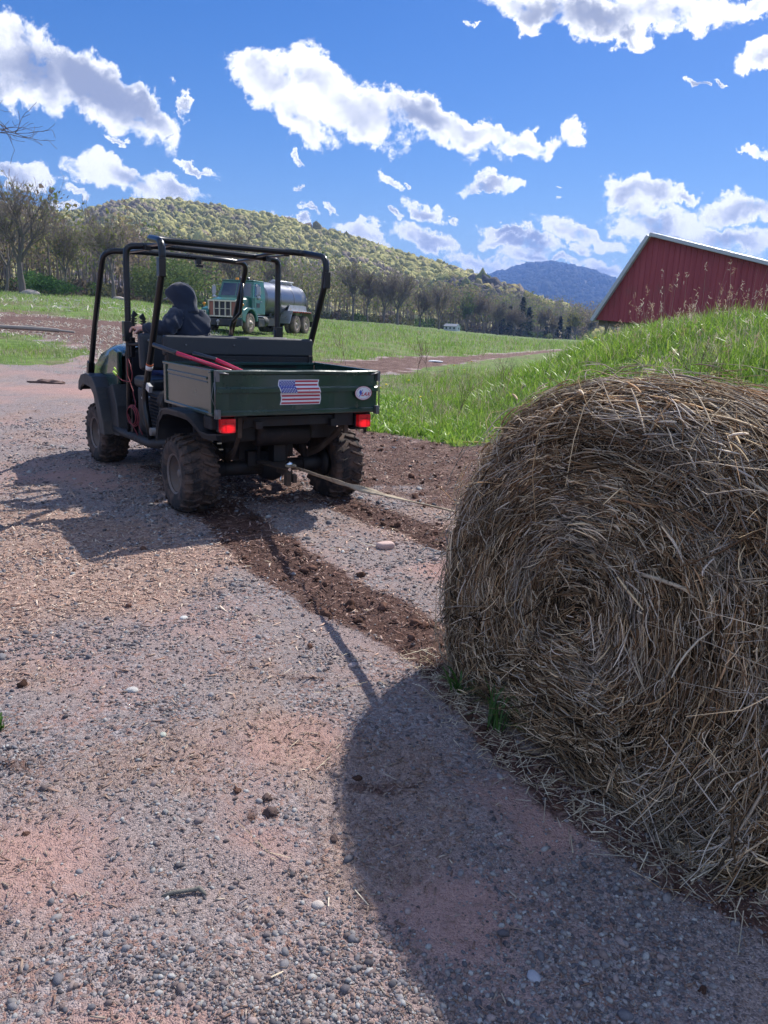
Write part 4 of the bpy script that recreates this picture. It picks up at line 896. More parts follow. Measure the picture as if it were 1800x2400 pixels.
fl.build('bed_floor', GREEN, utv)
m = MB()
for s in (-1, 1):
    m.box((s*(BW-.004), B0-.018, ZB+.02), (.03,.04,.06)); m.cyl((s*(BW+.004), B0-.028, ZB-.012), (s*(BW+.004), B0-.028, ZB+.045), .011, 8)
    m.box((s*(BW-.002), B0-.014, ZT-.035), (.024,.036,.07)); m.tube([(s*(BW-.01),B0-.032,ZT-.012),(s*(BW-.075),B0-.036,ZT-.022)], .006, 6)
    m.tube([(s*(BW+.012),B0-.016,ZT-.04),(s*(BW+.014),B0-.02,ZB+.05)], .0045, 6)
m.tube([(-BW-.02,B0-.02,.98),(-BW-.03,B0+.0,.88),(-BW-.01,B0-.03,.80),(-BW-.02,B0-.02,.76)], .0022, 5); m.pieces('latch', STEEL, utv)
# stickers on the tailgate, lying on the pressed sheet (slightly proud, following its rib)
def out_y(z):
    p = pr[:10]
    for (ya, za), (yb, zb) in zip(p[:-1], p[1:]):
        if za <= z <= zb and zb > za: return ya+(yb-ya)*(z-za)/(zb-za)
    return B0-.006
def flag():
    red = mat('flag_red', (.42,.03,.05), .45, dirt=(.2,.13,.1), dirt_amt=.1); wh = mat('flag_white', (.72,.72,.74), .4, dirt=(.3,.24,.2), dirt_amt=.12); bl = mat('flag_blue', (.03,.05,.30), .4)
    x0, x1, z0, z1 = -.166, .136, ZB+.076, ZB+.238; 
    edge = lambda t: .012*math.sin(t*5.2+.4)   # wavy left and right edges
    def strip(u0, u1, t0, t1, mi, lift, m, n=8, nu=1):
        for j in range(n):
            ta, tb = t0+(t1-t0)*j/n, t0+(t1-t0)*(j+1)/n; za, zb = z0+(z1-z0)*ta, z0+(z1-z0)*tb
            xa0, xa1 = x0+(x1-x0)*u0+edge(ta), x0+(x1-x0)*u1+edge(ta); xb0, xb1 = x0+(x1-x0)*u0+edge(tb), x0+(x1-x0)*u1+edge(tb)
            oa, ob = min(out_y(za), out_y(za+.004), out_y(za-.004))-.004-lift, min(out_y(zb), out_y(zb+.004), out_y(zb-.004))-.004-lift
            m.add([(xa0,oa,za),(xa1,oa,za),(xb1,ob,zb),(xb0,ob,zb)], [(0,1,2,3)], mi=mi)
    m = MB(); strip(-.025, 1.025, -.03, 1.03, 1, 0, m, 24)
    for i in range(13):
        if i % 2 == 0:
            t1 = 1-i/13; t0 = 1-(i+1)/13; u0 = .405 if i < 7 else 0
            strip(u0, 1.0, t0, t1, 0, .0008, m, 4)
    strip(0, .405, 1-7/13, 1.0, 2, .0008, m, 14)
    for r_ in range(9):
        for c_ in range(6 if r_ % 2 == 0 else 5):
            u = .405*((c_+.5)/6 + (0 if r_ % 2 == 0 else .5/6)); t = 1-7/13*(r_+.6)/9.2; z = z0+(z1-z0)*t; x = x0+(x1-x0)*u+edge(t); o = min(out_y(z), out_y(z+.004), out_y(z-.004))-.0062
            vs = []
            for k in range(10):
                a = math.pi/2+k*math.pi/5; rr = .0062 if k % 2 == 0 else .0026; vs.append((x+rr*math.cos(a), o, z+rr*math.sin(a)))
            vs.append((x, o, z)); m.add(vs, [(10, k, (k+1)%10) for k in range(10)], mi=1)
    for (u, t, s) in ((.63,.79,.007),(.42,.60,.004),(.72,.575,.004),(.36,.22,.004)):
        z = z0+(z1-z0)*t; x = x0+(x1-x0)*u; o = out_y(z)-.0068; m.add([(x-s,o,z),(x+s,o,z+.001),(x+s*.6,o,z+s*.7),(x-s*.7,o,z+s*.6)], [(0,1,2,3)], mi=3)
    o = m.build('flag_sticker', [red, wh, bl, mat('tear', (.05,.05,.05), .8)], tailgate, fix=False); o['label'] = 'wavy stars and stripes sticker'
flag()
def oval():
    red = mat('oval_red', (.5,.03,.06), .4); wh = mat('oval_white', (.66,.70,.74), .4); bl = mat('oval_blue', (.02,.06,.42), .4)
    cx_, cz, rx, rz = .504, ZB+.145, .073, .050; m = MB()
    def disc(r0, r1, mi, lift):
        vs = []; n = 48
        for k in range(n):
            a = 2*math.pi*k/n
            for r in (r0, r1): vs.append((cx_+rx*r*math.cos(a), B0-.0275-lift, cz+rz*r*math.sin(a)))
        m.add(vs, [(2*k, 2*k+1, (2*k+3)%(2*n), (2*k+2)%(2*n)) for k in range(n)], mi=mi)
    disc(.001, 1, 1, 0); disc(.955, 1.0, 0, .0006); disc(.80, .84, 0, .0006)
    def poly(pts, mi, lift=.0008): m.add([(cx_+x*rx, B0-.0275-lift, cz+z*rz) for x, z in pts], [tuple(range(len(pts)))], mi=mi)
    # lunging player with a raised stick
    poly([(-.42,.42),(-.34,.46),(-.28,.40),(-.30,.32),(-.38,.30),(-.44,.34)], 2); poly([(-.50,.28),(-.26,.30),(-.20,.02),(-.36,-.08),(-.50,.02)], 2)
    poly([(-.48,.02),(-.34,-.02),(-.30,-.26),(-.46,-.50),(-.56,-.50),(-.42,-.26)], 2); poly([(-.34,.0),(-.20,.02),(-.10,-.22),(-.16,-.28),(-.26,-.16)], 2); poly([(-.28,.28),(-.10,.52),(-.06,.48),(-.22,.20)], 2)
    ov = m.build('oval_sticker', [red, wh, bl], tailgate, fix=False); ov['label'] = 'small white oval sticker with red rim and a blue player'
    cu = bpy.data.curves.new('lettering', 'FONT'); cu.body = 'LAX'; cu.size = .040; cu.shear = .45; cu.extrude = .0004; cu.offset = .0008
    tmp = bpy.data.objects.new('lettering', cu); COL.objects.link(tmp); bpy.context.view_layer.update()
    me = bpy.data.meshes.new_from_object(tmp); bpy.data.objects.remove(tmp); me.materials.clear(); me.materials.append(red)
    o = bpy.data.objects.new('lettering', me); COL.objects.link(o); o.parent = ov; o.rotation_euler = (R(90), 0, 0); o.location = (cx_-.022, B0-.0295, cz-.020)
    return o
OVAL = oval()
for o_ in (OVAL,): pass
# ---- tail lights
LENS, nt_, b_, _o = new_mat('red_lens'); b_.inputs['Base Color'].default_value = (.55,.008,.012,1); b_.inputs['Roughness'].default_value = .15; b_.inputs['Coat Weight'].default_value = .6
b_.inputs['Emission Color'].default_value = (1,.012,.02,1)
b_.inputs['Base Color'].default_value = (.38,.004,.008,1); b_.inputs['Roughness'].default_value = .25
_tc = nt_.nodes.new('ShaderNodeTexCoord'); _sx = nt_.nodes.new('ShaderNodeSeparateXYZ'); nt_.links.new(_tc.outputs['Object'], _sx.inputs[0])
_dx = math_n(nt_, 'SUBTRACT', math_n(nt_, 'ABSOLUTE', _sx.outputs[0]), .545); _dz = math_n(nt_, 'SUBTRACT', _sx.outputs[2], .668)
_d2 = math_n(nt_, 'ADD', math_n(nt_, 'MULTIPLY', _dx, _dx), math_n(nt_, 'MULTIPLY', _dz, math_n(nt_, 'MULTIPLY', _dz, 2.5))); _g = math_n(nt_, 'MULTIPLY', ramp(nt_, _d2, .0036, .0), .42); nt_.links.new(math_n(nt_, 'ADD', _g, .05), b_.inputs['Emission Strength'])
for s in (-1, 1):
    xx = s*.545; e = MB().box((xx, -.475, .686), (.110,.05,.094)).box((xx+s*-.02,-.44,.70),(.06,.07,.04)).build('tail_light', BLACKP, utv, bevel=.008)
    l = MB().box((xx, -.515, .688), (.104,.045,.088))
    for kz in range(9): l.box((xx, -.5385, .644+kz*.011), (.092,.004,.005))
    l.build('lens', LENS, e, bevel=.012, seg=3); rr = MB()
    rr.box((xx,-.5405,.703),(.09,.004,.003))
    rr.box((xx+.018*s,-.5405,.688),(.0025,.004,.08)); rr.build('lens_rib', mat('lens_rib', (.25,.005,.01), .3), e)
m = MB().box((.40,-.46,.70),(.16,.03,.10)).box((-.42,-.44,.70),(.10,.03,.09)); m.pieces('light_bracket', FRAMEM, utv, bevel=.004)
# ---- rear fenders
for s in (-1, 1):
    pf = [(.285,.50),(.27,.58),(.235,.665),(.15,.735),(.05,.752),(-.16,.755),(-.265,.745),(-.315,.70),(-.345,.635),(-.40,.622),(-.475,.63)]
    xo, xi = s*.765, s*.50; xs = [s*q for q in (.765,.765,.765,.765,.765,.76,.74,.71,.67,.64,.61)]; m = MB()
    for i in range(len(pf)-1):
        a, b_ = pf[i], pf[i+1]; m.add([(xs[i],*a),(xs[i+1],*b_),(xi,*b_),(xi,*a),(xs[i],a[0],a[1]-.014),(xs[i+1],b_[0],b_[1]-.014),(xi,b_[0],b_[1]-.014),(xi,a[0],a[1]-.014)], [(0,1,2,3),(7,6,5,4),(0,4,5,1),(1,5,6,2),(2,6,7,3),(3,7,4,0)])
    q = [(a, b) for a, b in pf]; lower = [(a+(.015 if a > 0 else -.01), b-.05) for a, b in pf]   # turned-down outer flange
    for i in range(len(q)-1):
        m.add([(xs[i],*q[i]),(xs[i+1],*q[i+1]),(xs[i+1]-s*.012,q[i+1][0],q[i+1][1]-.045),(xs[i]-s*.012,q[i][0],q[i][1]-.045)], [(0,1,2,3)])
    m.build('rear_fender', BLACKP, utv, bevel=.010, seg=3)
    MB().box((s*.57,-.40,.70),(.14,.14,.09)).build('mud_guard', FRAMEM, utv, bevel=.01)
# ---- front fenders
for s in (-1, 1):
    pf = [(2.47,.655),(2.445,.73),(2.36,.79),(2.20,.815),(1.98,.80),(1.86,.72),(1.76,.58),(1.68,.44),(1.64,.33)]
    xo, xi = s*.775, s*.50; m = MB().band(pf, .016, min(xo,xi), max(xo,xi))
    side = [(2.47,.655),(2.445,.73),(2.36,.79),(2.20,.815),(1.98,.80),(1.86,.72),(1.76,.58),(1.68,.44),(1.64,.33),(1.76,.33),(1.80,.43),(1.87,.55),(1.95,.66),(2.05,.715),(2.28,.725),(2.37,.69),(2.41,.65)]
    m.prism(side, min(xo, xo-s*.022), max(xo, xo-s*.022), 'x')
    m.prism([(1.86,.72),(1.76,.58),(1.68,.44),(1.64,.33),(1.47,.34),(1.52,.60),(1.62,.78)], min(s*.56,s*.69), max(s*.56,s*.69), 'x'); m.build('front_fender', BLACKP, utv, bevel=.012, seg=3)
# ---- front cowl and hood (dark green, rounded), door opening behind it
def cowl():
    ring = [(1.60,1.115,.63),(1.85,1.135,.635),(2.10,1.12,.635),(2.38,1.06,.625),(2.58,.97,.605),(2.72,.86,.57),(2.80,.68,.52)]
    V = []; F = []; n = 13
    for (y, zt, hw) in ring:
        zb = .50 if y > 1.9 else .62
        for k in range(n):
            t = k/(n-1); a = math.pi*t; x = -hw*math.copysign(abs(math.cos(a))**.26, math.cos(a)); z = zb+(zt-zb)*(abs(math.sin(a))**.34)
            V.append((x, y, z))
    for i in range(len(ring)-1):
        for k in range(n-1): F.append((i*n+k, i*n+k+1, (i+1)*n+k+1, (i+1)*n+k))
    F.append(tuple((len(ring)-1)*n+k for k in range(n)))
    m = MB().add(V, F, True)
    m.build('hood', GREEN, utv)
    d = MB().prism([(1.60,.60),(1.585,1.075),(1.80,1.08),(1.84,.60)], -.575, .575, 'x'); d.box((-.20,1.50,1.00),(.42,.20,.05),(R(20),0,0)); d.build('dashboard', VINYL, utv, bevel=.02)
    # inner door panel, lighter edge seen from the side
    for s in (-1,1): MB().prism([(1.70,.40),(1.62,.80),(1.60,1.06),(1.72,1.08),(1.86,1.05),(1.98,.80),(1.92,.60)], min(s*.600,s*.645), max(s*.600,s*.645), 'x').build('cowl_side', GREEN, utv, bevel=.012, seg=3)
cowl()
MB().prism([(2.82,.30),(2.86,.62),(2.78,.66),(2.70,.30)], -.5,.5,'x').box((0,2.88,.44),(.9,.06,.12)).build('front_bumper', BLACKP, utv, bevel=.015)
for s in (-1,1): MB().lathe([(0,.075),(.03,.08),(.04,.06),(.045,.001)], (s*.36,2.72,.74), (0,1,.25), 20).build('headlight', mat('headlight_glass', (.6,.62,.65), .1), utv)
# ---- body tub, floor, seats
MB().box((0,1.28,.385),(1.20,1.0,.03)).prism([(1.78,.40),(1.86,.62),(1.82,.62),(1.74,.40)],-.58,.58,'x').build('floor', BLACKP, utv, bevel=.006)
m = MB().box((0,.93,.60),(1.16,.70,.38)); m.build('seat_base', BLACKP, utv, bevel=.02)
lou = MB()
for k in range(10): lou.box((-.592,.80,.50+.028*k),(.02,.30,.012),(0,R(-25),0))
for k in range(10): lou.box((.592,.80,.50+.028*k),(.02,.30,.012),(0,R(25),0))
lou.pieces('louvre', BLACKP, utv)
MB().box((0,1.12,.83),(1.18,.46,.10)).build('seat_cushion', VINYL, utv, bevel=.035, seg=4)
MB().box((0,.93,1.095),(1.33,.085,.29),(R(-6),0,0)).build('seat_back', VINYL, utv, bevel=.03, seg=4)
# folded rear seat back: the wide black panel ahead of the bed
pn = MB().box((0,.455,1.168),(1.272,.075,.152),(R(-3),0,0)).build('rear_seat_back', VINYL, utv, bevel=.022, seg=4)
MB().box((0,.43,1.075),(1.25,.05,.05)).box((.60,.42,1.06),(.04,.05,.10)).box((-.60,.42,1.06),(.04,.05,.10)).box((-.22,.405,1.045),(.3,.03,.06)).box((.22,.405,1.03),(.5,.03,.05)).pieces('seat_bracket', FRAMEM, utv, bevel=.004)
m = MB()
for x, z in ((-.47,1.175),(-.08,1.18),(.61,1.10)): m.lathe([(0,.008),(.004,.007),(.005,.001)], (x,.412,z), (0,-1,0), 8)
m.pieces('bolt', STEEL, utv)
MB().lathe([(-.012,.165),(0,.180),(.012,.165),(0,.150),(-.012,.165)], (-.33,1.42,1.06), (0,-.8,.6), 28).tube([(-.33,1.44,1.045),(-.33,1.60,.93)], .02, 8).tube([(-.49,1.42,1.06),(-.17,1.42,1.06)], .012, 6).build('steering_wheel', VINYL, utv)
# ---- roll cage
def hoop(pts, lab, br=()):
    h = MB().tube(bend(pts, .13, 7), .0255, 12).build('roll_hoop', TUBEM, utv); h['label'] = lab; return h
U = .675
hoop([(-U,.665,.44),(-U,.81,.74),(-U,.665,.98),(-U,.315,1.70),(-U,.30,1.895),(-U+.02,.66,1.942),(-.50,.715,1.938),(.50,.715,1.944),(U-.02,.66,1.942),(U,.30,1.895),(U,.315,1.70),(U,.56,1.16),(U,.665,.98),(U,.81,.74),(U,.665,.44)], 'rear hoop of the roll cage')
hoop([(-U,1.20,.42),(-U,1.16,1.15),(-U,1.155,1.80),(-U+.005,1.15,1.905),(-.44,1.09,1.926),(.44,1.09,1.912),(U-.005,1.15,1.905),(U,1.155,1.80),(U,1.16,1.15),(U,1.20,.42)], 'middle hoop of the roll cage')
hoop([(-U,2.40,.80),(-U,2.20,1.20),(-U,1.90,1.72),(-U+.005,1.80,1.90),(-.40,1.69,1.912),(.40,1.69,1.903),(U-.005,1.80,1.90),(U,1.90,1.72),(U,2.20,1.20),(U,2.40,.80)], 'front hoop of the roll cage')
m = MB()
for s in (-1,1):
    m.box((s*.53,.86,1.915),(.05,.30,.012)); m.box((s*.53,1.08,1.905),(.05,.06,.05)); m.tube([(s*.42,.73,1.93),(s*.42,1.08,1.915)], .014, 8)
    m.tube([(s*.48,1.10,1.905),(s*.50,1.66,1.900)], .014, 8)
    m.box((s*(U+.006),.318,1.72),(.05,.066,.13),(R(3),0,0)); m.box((s*(U+.01),1.158,1.245),(.065,.07,.16)); m.box((s*U,2.38,.86),(.06,.065,.14),(R(22),0,0)); m.cyl((s*U,1.158,1.18),(s*U,1.158,1.30),.033,12)
    m.box((s*(U-.02),1.14,1.12),(.04,.06,.16)); m.box((s*(U-.02),1.17,.50),(.05,.1,.30))
m.pieces('cage_bracket', TUBEM, utv, bevel=.005)
m = MB()
for z in (1.21, 1.06): m.lathe([(0,.013),(.006,.012),(.007,.001)], (-U-.042,1.15,z), (-1,-.3,0), 8)
m.lathe([(0,.012),(.006,.011),(.007,.001)], (-.60,.882,1.185), (0,-1,0), 8); m.pieces('bolt', STEEL, utv)
MB().tube(bend([(-U,1.14,1.145),(-.62,1.0,1.15),(-.52,.88,1.15)], .06), .017, 8).tube([(.60,1.98,1.35),(.64,1.88,1.44),(.64,1.84,1.60),(.66,1.87,1.72)], .016, 8).tube([(U,2.18,1.22),(.60,2.02,1.30),(.60,1.98,1.36)], .016, 8).pieces('grab_bar', TUBEM, utv)
# mirror stub hanging from the front bar, strap tape, decal on the rear post
MB().box((.13,1.665,1.872),(.05,.03,.05)).box((.13,1.64,1.83),(.065,.02,.022)).tube([(.13,1.66,1.86),(.13,1.65,1.82)], .008, 6).pieces('mirror_mount', TUBEM, utv)
def on_post(t0, t1, r, name, mt):   # sleeves round the rear left post between (.665,.98) and (.315,1.70)
    a, b_ = Vector((-U,.700,.908)), Vector((-U,.315,1.70)); return MB().cyl(a.lerp(b_, t0), a.lerp(b_, t1), r, 14).build(name, mt, utv)
on_post(.085, .125, .0272, 'warning_label', mat('label_white', (.7,.68,.66), .5)); on_post(.125, .143, .0274, 'warning_label', mat('label_orange', (.45,.10,.03), .5))
tp = MB()
for k in range(9): tp.cyl((-U,.72+.011*k,.87-.014*k),(-U,.729+.011*k,.861-.014*k),.0275+.001*(k%2),12)
tp.build('tape_wrap', mat('black_tape', (.02,.02,.022), .4), utv)
MB().cyl((-U+.01,.80,.735),(-U+.01,.795,.755),.034,14).box((-U-.005,.66,.835),(.03,.07,.055),(R(20),0,0)).pieces('clamp', mat('pale_clamp', (.5,.5,.5), .4, .3), utv, bevel=.004)
# ---- cord, fork rack, cables behind the front post
cord = mat('red_cord', (.22,.025,.035), .6)
m = MB(); rn = random.Random(4)
def cordline(p, r=.0034, amp=.006): 
    q = bend(p, .08, 5); m.tube([v+Vector((rn.gauss(0,amp*.3), rn.gauss(0,amp*.3), 0)) for v in q], r, 6)
cordline([(-.70,1.10,1.03),(-.71,1.02,.98),(-.705,.985,.90),(-.70,1.05,.845),(-.71,1.28,.84),(-.72,1.40,.88)]); cordline([(-.71,1.10,1.03),(-.71,1.11,.9),(-.70,1.05,.82),(-.70,.95,.68),(-.69,.92,.50),(-.68,.86,.44)])
for k in range(3): m.tube([(-.70-.008*k, 1.02+(.155-.02*k)*math.cos(a), .575+(.085-.008*k)*math.sin(a)) for a in [i*2*math.pi/28 for i in range(29)]], .0032, 6, cap=False)
cordline([(-.70,1.16,.57),(-.70,1.08,.50),(-.69,1.0,.45),(-.69,.95,.42)]); m.build('cord', cord, utv)
MB().tube([(-.72,1.38,.875),(-.725,1.45,.90)], .010, 6).tube([(-.72,1.36,.90),(-.725,1.42,.935)], .008, 6).pieces('cord_tip', mat('lime_tip', (.45,.65,.08), .5), utv)
m = MB()
for (p, r) in (([(-.62,.95,.62),(-.66,.90,.52),(-.62,.70,.47),(-.60,.60,.60)], .010), ([(-.60,.62,.80),(-.62,.60,.66),(-.60,.58,.52)], .012), ([(-.55,.55,.70),(-.60,.50,.60),(-.56,.42,.55)], .014), ([(-.62,.86,.88),(-.64,.92,.80),(-.63,.90,.72)], .008)): m.tube(bend(p, .06), r, 6)
m.pieces('hose', mat('black_hose', (.02,.02,.022), .4), utv)
m = MB().cyl((-.58,.60,.50),(-.70,.60,.50),.032,14).cyl((-.60,.93,.80),(-.62,.90,.74),.014,8); m.pieces('filter_can', STEEL, utv)
MB().box((-.55,.58,.66),(.08,.2,.26)).cyl((-.56,.62,.74),(-.56,.50,.74),.08,16).box((-.50,.50,.58),(.12,.22,.14)).pieces('engine_block', FRAMEM, utv, bevel=.01)
# two-pronged rack with rubber teeth standing at the dash
def fork():
    m = MB(); cx_, cy_, cz = -.40, 1.76, 1.235
    for s in (-1, 1):
        top = .155 if s < 0 else .135
        pts = [(cx_+s*.012,cy_,cz-.02),(cx_+s*.042,cy_,cz+.02),(cx_+s*.05,cy_,cz+.08),(cx_+s*.042,cy_,cz+top-.01),(cx_+s*.026,cy_,cz+top)]
        m.tube(bend(pts,.02), .014, 8); m.prism([(cx_+s*.064,cz+top-.03),(cx_+s*.040,cz+top+.022),(cx_+s*.006,cz+top-.012),(cx_+s*.03,cz+top-.03)], cy_-.016, cy_+.016, 'y')
        for k in range(5):
            z = cz+.02+.022*k; m.prism([(cx_+s*.030,z-.008),(cx_+s*.014,z+.004),(cx_+s*.030,z+.008)], cy_-.013, cy_+.013, 'y'); m.prism([(cx_+s*.058,z-.008),(cx_+s*.070,z+.003),(cx_+s*.058,z+.008)], cy_-.013, cy_+.013, 'y')
    m.tube([(cx_,cy_,cz),(cx_,cy_+.01,1.08)], .012, 8); m.build('rack_fork', mat('black_rubber', (.008,.008,.009), .6), utv)
fork()
# ---- chassis and running gear
m = MB()
for s in (-1,1): m.box((s*.30,1.50,.40),(.06,2.4,.08)); m.tube(bend([(s*.665,1.70,.395),(s*.675,1.45,.385),(s*.675,.62,.395),(s*.62,.42,.43),(s*.40,.35,.44)], .1), .036, 10)
for y in (.45,1.0,1.6): m.box((0,y,.385),(1.30,.07,.05))
m.box((0,1.2,.36),(.7,1.9,.02)); m.build('chassis', FRAMEM, utv, bevel=.008)
ax = MB().cyl((-.55,0,.29),(.55,0,.29),.050,16).cyl((-.56,0,.29),(-.36,0,.29),.062,16).cyl((.30,0,.29),(.56,0,.29),.066,16).lathe([(-.11,.06),(-.08,.11),(0,.135),(.08,.11),(.11,.06)],(0.05,.02,.30),(1,0,0),20).cyl((-.40,0,.29),(-.05,0,.285),.056,14)
for s in (-1,1): ax.lathe([(0,.07),(.02,.115),(.05,.115),(.05,.05)],(s*.46,0,.29),(s,0,0),20)
ax.build('rear_axle', FRAMEM, utv)
for s in (-1,1):
    MB().tube(bend([(s*.40,-.44,.72),(s*.41,-.42,.62),(s*.36,-.20,.44),(s*.34,.0,.36),(s*.34,.35,.46)], .06), .030, 4, flat=.35, smooth=False).box((s*.43,-.45,.66),(.03,.03,.14)).build('leaf_spring', RUST, utv)
    MB().cyl((s*.33,-.02,.34),(s*.30,.06,.66),.028,12).cyl((s*.315,.0,.44),(s*.305,.03,.60),.045,12).build('shock_absorber', FRAMEM, utv)
mu = MB().lathe([(-.235,.02),(-.23,.075),(-.20,.088),(.18,.088),(.21,.075),(.215,.02)], (.02,-.22,.575), (1,0,0), 24).cyl((-.22,-.22,.60),(-.42,-.16,.62),.02,10); mu.build('muffler', mat('dark_muffler', (.018,.016,.017), .6, .4, dirt=(.09,.06,.05), dirt_amt=.5), utv)
m = MB().box((0,.02,.60),(.95,.55,.14)).box((0,.14,.46),(.46,.30,.22)).box((-.05,.10,.36),(.26,.32,.12))
for x in (-.10,.02,.13): m.cyl((x,-.09,.50),(x,-.06,.32),.018,8)
m.box((.02,-.14,.42),(.10,.10,.14)); m.build('engine', FRAMEM, utv, bevel=.015)
m = MB().box((0,.0,.715),(1.16,.9,.03)).box((-.30,0,.68),(.05,1.0,.05)).box((.30,0,.68),(.05,1.0,.05)).box((0,-.43,.69),(1.0,.05,.05)); m.build('bed_frame', FRAMEM, utv)
m = MB().prism([(-.12,-.08),(.10,-.08),(.10,-.20),(.015,-.44),(-.075,-.44),(-.12,-.20)], .338, .350, 'z').box((-.03,-.36,.315),(.05,.16,.045)).box((-.05,-.45,.27),(.035,.05,.09)).box((.0,-.45,.275),(.03,.05,.06)); m.build('hitch', RUST, utv, bevel=.003)
m = MB().lathe([(-.025,.012),(-.01,.016),(0,.013),(.008,.022),(.024,.028),(.040,.023),(.050,.008),(.052,.001)], (-.03,-.435,.352), (0,0,1), 18); m.tube([(-.10,-.45,.31),(-.115,-.46,.27),(-.09,-.46,.25)], .005, 6); m.build('hitch_ball', mat('bright_steel', (.75,.76,.78), .18, 1), utv)

# ---------------------------------------------------------------- red-handled cutters lying in the bed, handles over the side
def U2W(u, v, w): c, s = math.cos(YAW), math.sin(YAW); return Vector((UX+u*c-v*s, UY+u*s+v*c, w))
def bolt_cutter():
    o = U2W(-.45,-.1,.80); t = thing('bolt_cutter', 'long red handled cutters with black grips propped over the left side of the cargo bed', 'bolt cutter', o, YAW)
    red = mat('red_handle', (.50,.02,.06), .3, coat=.4); bk = mat('black_grip', (.012,.012,.013), .35, coat=.3); 
    def P(u, v, w): return Vector((u+.45, v+.1, w-.80))
    for (A, B, D, lab) in ((P(-.72,.42,1.175), P(-.63,.17,1.125), P(-.24,-.36,.97), 'outer'), (P(-.50,.20,1.125), P(-.40,.0,1.09), P(-.16,-.38,.95), 'inner')):
        MB().tube([B, B.lerp(D,.3), D], [.0165,.016,.013], 12).build('handle', red, t); MB().tube([A, A.lerp(B,.04), A.lerp(B,.96), B], [.010,.018,.0175,.017], 12).build('grip', bk, t)
    MB().box(P(-.18,-.40,.93),(.07,.10,.02),(0,0,.5)).prism([(.20,-.33),(.30,-.42),(.36,-.36),(.27,-.27)], .11,.13,'z').build('jaw', STEEL, t, bevel=.003)
bolt_cutter()
# ---------------------------------------------------------------- tan tow strap from the hitch ball to the bale
def strap():
    a = U2W(-.03,-.46,.372); b_ = Vector((.345,3.15,.636)); n = 64; V = []; F = []; C = []
    for i in range(n+1):
        t = i/n; p = a.lerp(b_, t) + Vector((0,0,-.022*math.sin(math.pi*t))); d = (b_-a).normalized(); s = d.cross(Vector((0,0,1))).normalized(); u = s.cross(d)
        tw = .35 + 2.6*sst(.22,.62,t) + .5*math.sin(t*9); w = .019*(1-.45*math.exp(-((t-.45)/.05)**2)-.4*math.exp(-((t-.66)/.04)**2))
        e = s*math.cos(tw)+u*math.sin(tw); f = d.cross(e)
        for k, (q, r) in enumerate(((-1,0),(-.5,.15),(0,0),(.5,-.15),(1,0))): V.append((p+e*w*q+f*w*(r)+f*.0015)[:])
        for k, (q, r) in enumerate(((-1,0),(-.5,.15),(0,0),(.5,-.15),(1,0))): V.append((p+e*w*q+f*w*(r)-f*.0015)[:])
    for i in range(n):
        for k in range(4): F.append((i*10+k, i*10+k+1, i*10+11+k, i*10+10+k)); F.append((i*10+5+k, i*10+15+k, i*10+16+k, i*10+6+k))
        F.append((i*10, i*10+10, i*10+15, i*10+5)); F.append((i*10+4, i*10+9, i*10+19, i*10+14))
    m = mat('tan_webbing', (.36,.29,.20), .8, dirt=(.16,.12,.09), dirt_amt=.4, dscale=14, bumpy=.3, bscale=220)
    o = fast('tow_strap', V, F, m, smooth=True); tag(o, 'twisted tan webbing strap stretched from the hitch ball to the hay bale', 'strap')
    k = MB().tube([a+Vector((math.cos(x)*.032, math.sin(x)*.032, .0)) for x in [i*.52 for i in range(13)]], .010, 8, cap=False); q = k.build('loop', m, o)
strap()
